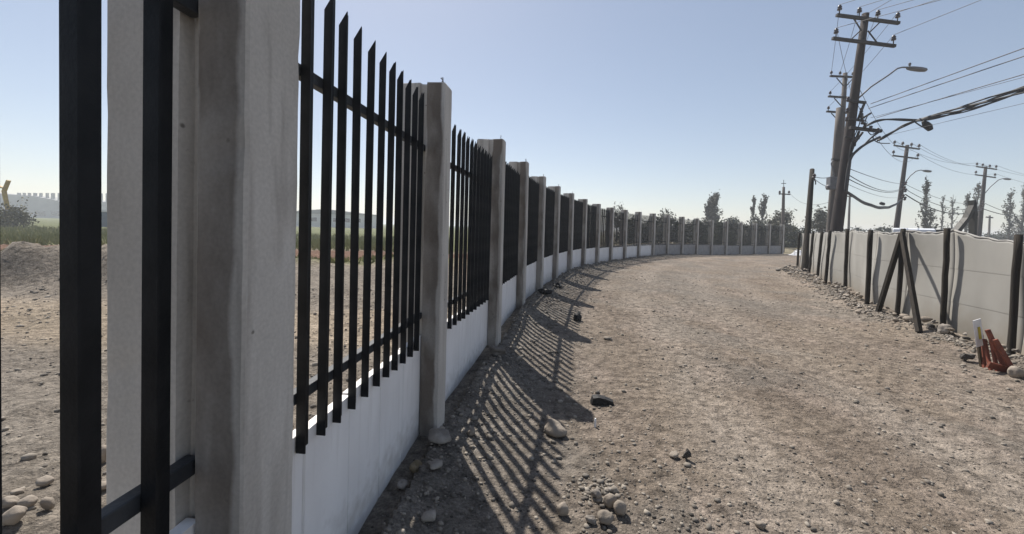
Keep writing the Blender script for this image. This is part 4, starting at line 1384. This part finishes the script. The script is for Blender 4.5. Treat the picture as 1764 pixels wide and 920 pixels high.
DX = 25.0
xl = at(1642, 405, DX); xt = at(1677, 350, DX); xb = at(1675, 412, DX)
ox = xl.x - .9
excavator((ox, DX, -.05), 0, M['digger_grey'], 'dull excavator behind the hoarding, its raised arm bent in an inverted V',
          [(.6, 1.2), (xl.x - ox, xl.z + .05), (xl.x - ox + .75, xt.z - .95 + .05), (xt.x - ox, xt.z + .1)],
          [(xt.x - ox - .12, xt.z + .22), (xt.x - ox + .02, xt.z - .6), (xb.x - ox, xb.z + .1)], (xb.x - ox - .02, xb.z + .1))
xt = at(15, 309, 44)
excavator((xt.x - 4.4, 44, -.1), 0, M['digger_yellow'], 'yellow digger at left photo edge, only its boom end showing by the olive bush',
          [(.6, 1.2), (1.6, 3.6), (3.0, 4.6), (4.0, xt.z - .9)], [(4.4, xt.z), (3.9, xt.z - 1.2), (4.3, 2.0)], (4.3, 2.0))

# ------------------------------------------------------------------ rocks and litter


def rock_mesh(seed, m, sx=1.0, sy=1.0, sz=0.7, rough=0.16, sub=3, smooth=True, name='rock'):
    rg = random.Random(seed)
    bm = bmesh.new()
    bmesh.ops.create_icosphere(bm, subdivisions=sub, radius=.5)
    dirs = [(Vector((rg.gauss(0, 1), rg.gauss(0, 1), rg.gauss(0, 1))).normalized(), rg.uniform(.5, 1.0)) for _ in range(9)]
    for v in bm.verts:
        n_ = v.co.normalized()
        k = 1.0
        for d, a in dirs:
            c = n_.dot(d)
            if c > .45: k -= rough * a * (c - .45) * 1.1
        k += rough * .25 * math.sin(n_.x * 5 + seed) * math.sin(n_.y * 4 + seed * 2) + rg.uniform(-.01, .01) * rough * 3
        v.co = Vector((n_.x * sx, n_.y * sy, n_.z * sz)) * .5 * k
    me = bpy.data.meshes.new(name)
    bm.to_mesh(me); bm.free()
    me.materials.append(m)
    if smooth: me.polygons.foreach_set('use_smooth', [True] * len(me.polygons))
    return me


def rock_at(px, py, wpx, hpx, label, m='stone', group=None, seed=1, rough=.3, rz=0.0, deep=0.8, sink=.1, name='rock', cat='stone', sub=3):
    """py = where the foot of the stone meets the ground"""
    p = on_ground(px, py)
    s = p.y / FOC
    wd, ht = wpx * s, hpx * s * 1.02
    me = rock_mesh(seed, M[m], wd, wd * deep, ht, .8 if m == 'stone_dark' else rough, 2 if m == 'stone_dark' else sub, m != 'stone_dark', name=name)
    o = link(name, me, None, (p.x, p.y + wd * deep * .35, p.z + ht * (.5 - sink)), rz)
    return tag(o, label, cat, group)


gc = 'stones in the small pile on the track'
for i, (px, py, wp, hp, lab, m_) in enumerate((
        (957, 754, 56, 28, 'long flat pale stone lying by the tip of the post shadow', 'stone'),
        (970, 891, 25, 27, 'rounded tan stone alone on the left of the small stone pile', 'stone'),
        (1028, 863, 27, 19, 'low brown stone at the left rear of the small stone pile', 'stone_grey'),
        (1052, 877, 28, 27, 'pale rounded stone in the middle of the small stone pile', 'stone'),
        (1071, 892, 29, 29, 'round tan stone at the right end of the small stone pile', 'stone'),
        (1018, 905, 25, 18, 'small brown stone at the left front of the small stone pile', 'stone_grey'),
        (1043, 908, 33, 26, 'blocky pale stone at the front of the small stone pile', 'stone'),
        (1048, 850, 18, 11, 'smallest dark stone at the back of the small stone pile', 'stone_grey'),
        (1185, 793, 20, 20, 'angular dark stone alone in the middle of the track', 'stone_dark'),
        (1163, 790, 22, 9, 'pale flat lump of earth left of the angular dark stone', 'stone'),
        (1312, 913, 19, 16, 'small pale stone near the bottom edge right of the pile', 'stone'),
        (714, 818, 34, 24, 'yellowish clay clod at the foot of the white wall, left of a paler one', 'clod'),
        (746, 812, 34, 18, 'paler clod on the gravel at the foot of the second post', 'stone_grey'),
        (760, 770, 60, 26, 'grey concrete lump around the foot of the second post', 'stone_grey'),
        (812, 752, 18, 16, 'small white stone in the bar shadows right of the second post', 'stone'),
        (856, 616, 40, 18, 'grey lump at the foot of the third post', 'stone_grey'),
        (1047, 586, 16, 6, 'small flat pale stone on the track right of the second shadow', 'stone'),
        (738, 900, 40, 18, 'flat grey stone in the wall shadow at the bottom of the photo', 'stone_grey'),
        (690, 845, 26, 18, 'grey stone against the white wall in its shadow', 'stone_grey'),
        (1757, 652, 30, 22, 'pale stone at the right photo edge beside the red barricade', 'stone'),
        (1672, 625, 26, 22, 'dark rubble block left of the marker stake', 'stone_dark'),
        (1636, 578, 30, 20, 'stone at the foot of the post right of the propped post', 'stone_grey'),
)):
    rock_at(px, py, wp, hp, lab, m_, gc if i in range(1, 8) else None, seed=100 + i, rz=0.3 * ((i * 7) % 5 - 2), rough=.3 if m_ == 'stone' else .5, deep=.75)
# stones at the left bottom, behind the bars
for i, (px, py, wp, hp, lab) in enumerate((
        (14, 908, 40, 32, 'largest round stone at the bottom left behind the bars'),
        (6, 880, 30, 24, 'round stone touching the left photo edge above the largest one'),
        (40, 878, 34, 20, 'flat stone behind the largest round stone at bottom left'),
        (75, 882, 26, 26, 'round stone at bottom left close to the widest black bar'),
        (70, 840, 26, 18, 'small stone higher up beside the widest black bar'),
        (24, 855, 22, 12, 'small flat stone at the back of the bottom left stones'),
        (170, 800, 22, 34, 'upright stone right of the widest black bar'),
        (168, 850, 26, 18, 'low stone beneath the upright stone right of the widest black bar'))):
    rock_at(px, py, wp, hp, lab, 'stone', 'stones in the field at bottom left', seed=200 + i, rough=.3)
# rubble bank along the hoarding
cum = [0]
for a_, b_ in zip(HOARD[:-1], HOARD[1:]): cum.append(cum[-1] + math.dist(a_, b_))
meshes = [rock_mesh(300 + k, M['stone_grey'], 1, .8, .62, .75, 2, False) for k in range(7)] + [rock_mesh(320 + k, M['stone'], 1, .8, .65, .4, 2) for k in range(3)] + [rock_mesh(330, M['stone_dark'], 1, .8, .6, .5, 2)]
rg = random.Random(77)


def hoard_pt(s):
    for i in range(len(cum) - 1):
        if s <= cum[i + 1]:
            t = (s - cum[i]) / (cum[i + 1] - cum[i]); a_, b_ = Vector(HOARD[i]), Vector(HOARD[i + 1])
            d = (b_ - a_).normalized(); return a_.lerp(b_, t), Vector((-d.y, d.x))
    return Vector(HOARD[-1]), Vector((-1, 0))


for k in range(230):
    s = cum[2] + (cum[-1] + .6 - cum[2]) * (k + rg.random()) / 230
    p, n_ = hoard_pt(min(s, cum[-1]))
    off = abs(rg.gauss(.16, .16)) - .02
    if s > cum[-1] - 3: off += rg.uniform(0, .5)
    q_ = p + n_ * off
    sz = rg.uniform(.06, .155) * (1.3 if rg.random() < .22 else 1) * (1.5 if s > cum[-1] - 4 else 1)
    o = link('rock', meshes[rg.randrange(len(meshes))], None, (q_.x, q_.y, hz(q_.x, q_.y) + sz * .18 + (.05 if off < .15 else 0)), rg.uniform(0, 6.28))
    o.scale = (sz, sz * rg.uniform(.7, 1.1), sz * rg.uniform(.7, 1.2))
    o.rotation_euler.x = rg.uniform(-.4, .4)
    tag(o, 'grey brown stone in the rubble bank along the foot of the grey hoarding', 'stone', 'stones in the rubble bank under the hoarding')

# dark scraps, peg, can, litter
p = on_ground(1037, 696)
mb = MB(); s = p.y / FOC
pr = [(-.5, -.12), (-.42, .2), (-.2, .26), (.1, .22), (.45, .1), (.5, -.1), (.2, -.16), (-.2, -.1)]
mb.prism([(a_ * 38 * s, b_ * 34 * s) for a_, b_ in pr], [(p + Vector((0, -.035, .02)), (1, -.15, 0), (0, .1, 1)), (p + Vector((0, .0, .024)), (1.06, -.15, 0), (0, .1, 1.1)), (p + Vector((0, .05, .02)), (.95, -.15, 0), (0, .1, .9))])
tag(mb.build('rubber_scrap', M['black_stuff'], None, origin=p), 'flat black rubber scrap on the track beyond the long pale stone', 'scrap')
p = on_ground(1025, 735)
mb = MB(); mb.tube([p - Vector((0, 0, .03)), p + Vector((0, 0, .045)), p + Vector((0.001, 0, .062))], [.009, .009, .006], 8)
tag(mb.build('marker_peg', M['white_plastic'], None, origin=p), 'short white marker peg upright in the track', 'peg')
p = on_ground(994, 552)
mb = MB(); mb.lathe(p + Vector((0, 0, -.01)), (.15, 0, 1), [(.05, 0), (.062, .02), (.06, .09), (.045, .105), (.03, .108), (.03, .125), (.01, .128)], 12)
tag(mb.build('black_canister', M['black_stuff'], None, origin=p, smooth=True), 'small black canister standing on the track near the fifth post shadow', 'canister')
for i, (px, py, wp, hp, lab) in enumerate(((938, 508, 34, 15, 'black clod heap at the foot of the fifth post'), (962, 496, 22, 9, 'small black clod beside the larger heap at the fifth post'))):
    rock_at(px, py, wp, hp, lab, 'black_stuff', None, 400 + i, .6, name='dark_clod', cat='clod')
p = at(1386, 436, 33.0); p.z = hz(p.x, p.y)
bm = bmesh.new(); bmesh.ops.create_grid(bm, x_segments=26, y_segments=12, size=.5)
rgl = random.Random(9)
for v in bm.verts:
    x, y = v.co.x, v.co.y
    env = max(0, 1 - (2 * y) ** 2) * max(0, 1 - (2 * x) ** 4)
    hgt = (.12 + .55 * math.exp(-((x + .22) / .12) ** 2) + .2 * math.exp(-((x - .1) / .12) ** 2)) * env
    v.co = Vector((x * 2.4, y * 1.2, hgt * .75 + rgl.uniform(-.04, .05) * env - .02))
me = bpy.data.meshes.new('plastic_litter'); bm.to_mesh(me); bm.free(); me.materials.append(M['white_plastic'])
o = link('plastic_litter', me, None, p); md = o.modifiers.new('t', 'SOLIDIFY'); md.thickness = .01
tag(o, 'crumpled white plastic sheet lying at the far end of the fence', 'litter')

# marker stake with a plate, and the red barricade leaning on the hoarding
ft = on_ground(1693, 632)
D_ = ft.y
e = empty('marker_stake', ft, 'thin wooden stake carrying a white plate with a yellow patch, by the red barricade', 'marker')
tp = at(1681, 556, D_)
mb = MB(); mb.bar(ft - Vector((0, 0, .1)), tp, .022, .022); mb.build('stake', M['wood_brown'], e)
c0 = at(1682.5, 545, D_ - .02); c1 = at(1690.5, 602, D_ - .02)
ax = (c1 - c0); L = ax.length; axn = ax.normalized(); xx = axn.cross(Vector((0, 1, 0))).normalized(); xx = Vector((xx.x, .25, xx.z)).normalized(); yy = axn.cross(xx)
Mx = Matrix((xx, yy, axn)).transposed()
mb = MB(); mb.box((c0 + c1) / 2 + Vector((-.005, 0, 0)), (.125, .006, L * .80), Mx); pl = mb.build('plate', M['white_plastic'], e)
mb = MB(); mb.box((c0 + c1) / 2 - yy * .006 * (1 if yy.y > 0 else -1), (.035, .006, L * .36), Mx); mb.build('patch', M['yellow'], pl, origin=parent_world(pl))
ft2 = on_ground(1728, 642)
e = empty('barricade', ft2, 'collapsed red wooden barricade leaning at the foot of the hoarding', 'barricade')
for (t_, b_, w_) in (((1690, 588), (1697, 634), .035), ((1701, 580), (1738, 642), .045), ((1706, 592), (1720, 640), .03), ((1714, 597), (1754, 646), .045), ((1696, 596), (1708, 638), .028)):
    bb = on_ground(*b_); tt = at(t_[0], t_[1] - 12, bb.y + .10)
    mb = MB(); mb.bar(bb - Vector((0, 0, .04)), tt, w_, .022, Vector((0, 1, .2))); mb.build('leg', M['red'], e)
for (a_, b_) in (((1702, 628), (1756, 643)),):
    aa = at(*a_, ft2.y + .02); bb = at(*b_, ft2.y + .02)
    mb = MB(); mb.bar(aa, bb, .07, .02, Vector((0, 1, .2))); mb.build('crosspiece', M['red'], e)

# ------------------------------------------------------------------ gravel: loose pebbles nobody could count
N1 = 19000
ys = []; 
u_ = RNG.random(N1)
dist = 0.9 * (17.0 / 0.9) ** (u_ ** 0.8)
th = RNG.uniform(-1.0, 0.98, N1)
px_ = np.sin(th) * dist; py_ = np.cos(th) * dist
# strips: fence foot and hoarding foot
def strip(P, n, spread, sgn):
    P = np.array(P); seg = np.hypot(*(P[1:] - P[:-1]).T); c = np.concatenate([[0], np.cumsum(seg)])
    s = RNG.random(n) ** 1.3 * c[-1]
    i = np.clip(np.searchsorted(c, s) - 1, 0, len(seg) - 1); t = (s - c[i]) / seg[i]
    d = (P[i + 1] - P[i]) / seg[i][:, None]; nrm = np.stack([-d[:, 1], d[:, 0]], 1) * sgn
    return P[i] + (P[i + 1] - P[i]) * t[:, None] + nrm * (np.abs(RNG.normal(0, spread, n)))[:, None]
s1 = strip(FENCE[1:16], 6000, .45, -1); s2 = strip(HOARD[2:], 3800, .3, 1)
cl = np.stack([on_ground(1030, 845)[0] + RNG.normal(0, .09, 160), on_ground(1030, 845)[1] + RNG.normal(0, .05, 160)], 1)
fl = np.stack([RNG.uniform(-9, -1, 5000), RNG.uniform(.9, 8.5, 5000)], 1); fl = fl[(fl[:, 0] / fl[:, 1] > -2.2)]
PXY = np.vstack([np.stack([px_, py_], 1), fl, s1, s2, cl])
N1 = N1 + len(fl)
size = np.exp(RNG.normal(math.log(.0068), .5, len(PXY)))
nn_ = len(s1) + len(s2) + len(cl)
size[-nn_:] *= 1.25
size[N1 - len(fl):N1] *= 1.25
dcam = np.hypot(PXY[:, 0], PXY[:, 1])
size *= 1 + np.clip(dcam - 3, 0, 10) * .06
clump = fbm(PXY[:, 0] * .9 + 3, PXY[:, 1] * .9, 3)
keep = (clump + RNG.normal(0, .25, len(PXY)) > -.12) | (np.arange(len(PXY)) >= N1)
fdp, fsp = line_dist(PXY[:, 0], PXY[:, 1], FARR)
keep &= ~((fsp > 0) & (fdp < .34)) & (size < np.where(np.arange(len(PXY)) < N1 - len(fl), .024, .05))
PXY = PXY[keep]; size = size[keep]
PZ = height(PXY[:, 0], PXY[:, 1])
bm = bmesh.new(); bmesh.ops.create_icosphere(bm, subdivisions=1, radius=1)
ico = np.array([v.co[:] for v in bm.verts]); bm.verts.index_update(); icf = np.array([[v.index for v in f.verts] for f in bm.faces]); bm.free()
n = len(PXY)
J = 1 + RNG.uniform(-.28, .28, (n, len(ico), 1))
scl = size[:, None] * np.stack([RNG.uniform(.8, 1.35, n), RNG.uniform(.7, 1.1, n), RNG.uniform(.45, .85, n)], 1)
a = RNG.uniform(0, 6.28, n)
V = ico[None] * J * scl[:, None, :]
VX = V[:, :, 0] * np.cos(a)[:, None] - V[:, :, 1] * np.sin(a)[:, None]
VY = V[:, :, 0] * np.sin(a)[:, None] + V[:, :, 1] * np.cos(a)[:, None]
V = np.stack([VX + PXY[:, 0:1], VY + PXY[:, 1:2], V[:, :, 2] + (PZ + size * .22)[:, None]], 2)
Fc = (icf[None] + (np.arange(n) * len(ico))[:, None, None]).reshape(-1, 3)
me = bpy.data.meshes.new('gravel')
me.vertices.add(n * len(ico)); me.vertices.foreach_set('co', V.reshape(-1))
me.loops.add(Fc.size); me.loops.foreach_set('vertex_index', Fc.ravel())
me.polygons.add(len(Fc)); me.polygons.foreach_set('loop_start', np.arange(len(Fc)) * 3)
me.update(calc_edges=True); me.validate()
tn = RNG.random(n)
colr = np.array([.11, .097, .083])[None] * (1 - tn[:, None]) + np.array([.30, .265, .22])[None] * tn[:, None]
dk = RNG.random(n) < .08
colr[dk] *= .45
colr = np.concatenate([colr, np.ones((n, 1))], 1)
ca = me.attributes.new('tone', 'FLOAT_COLOR', 'POINT')
ca.data.foreach_set('color', np.repeat(colr, len(ico), 0).astype(np.float32).ravel())
me.materials.append(M['pebble'])
tag(link('gravel', me), 'loose grey brown pebbles scattered over the track', 'gravel', kind='stuff')

# ------------------------------------------------------------------ haze
mh = bpy.data.materials.new('haze'); mh.use_nodes = True
t = mh.node_tree
for nd in list(t.nodes):
    if nd.type != 'OUTPUT_MATERIAL': t.nodes.remove(nd)
pv = t.nodes.new('ShaderNodeVolumePrincipled')
pv.inputs['Color'].default_value = (.86, .91, .97, 1)
pv.inputs['Density'].default_value = 0.0014
pv.inputs['Anisotropy'].default_value = 0.3
t.links.new(pv.outputs[0], t.nodes['Material Output'].inputs['Volume'])
mb = MB(); mb.box((0, 0, 5.4), (3800, 3800, 14.2 * 1.0))
hzb = mb.build('haze', mh, None)
tag(hzb, 'thin pale haze in the air over the site', 'haze', kind='stuff')
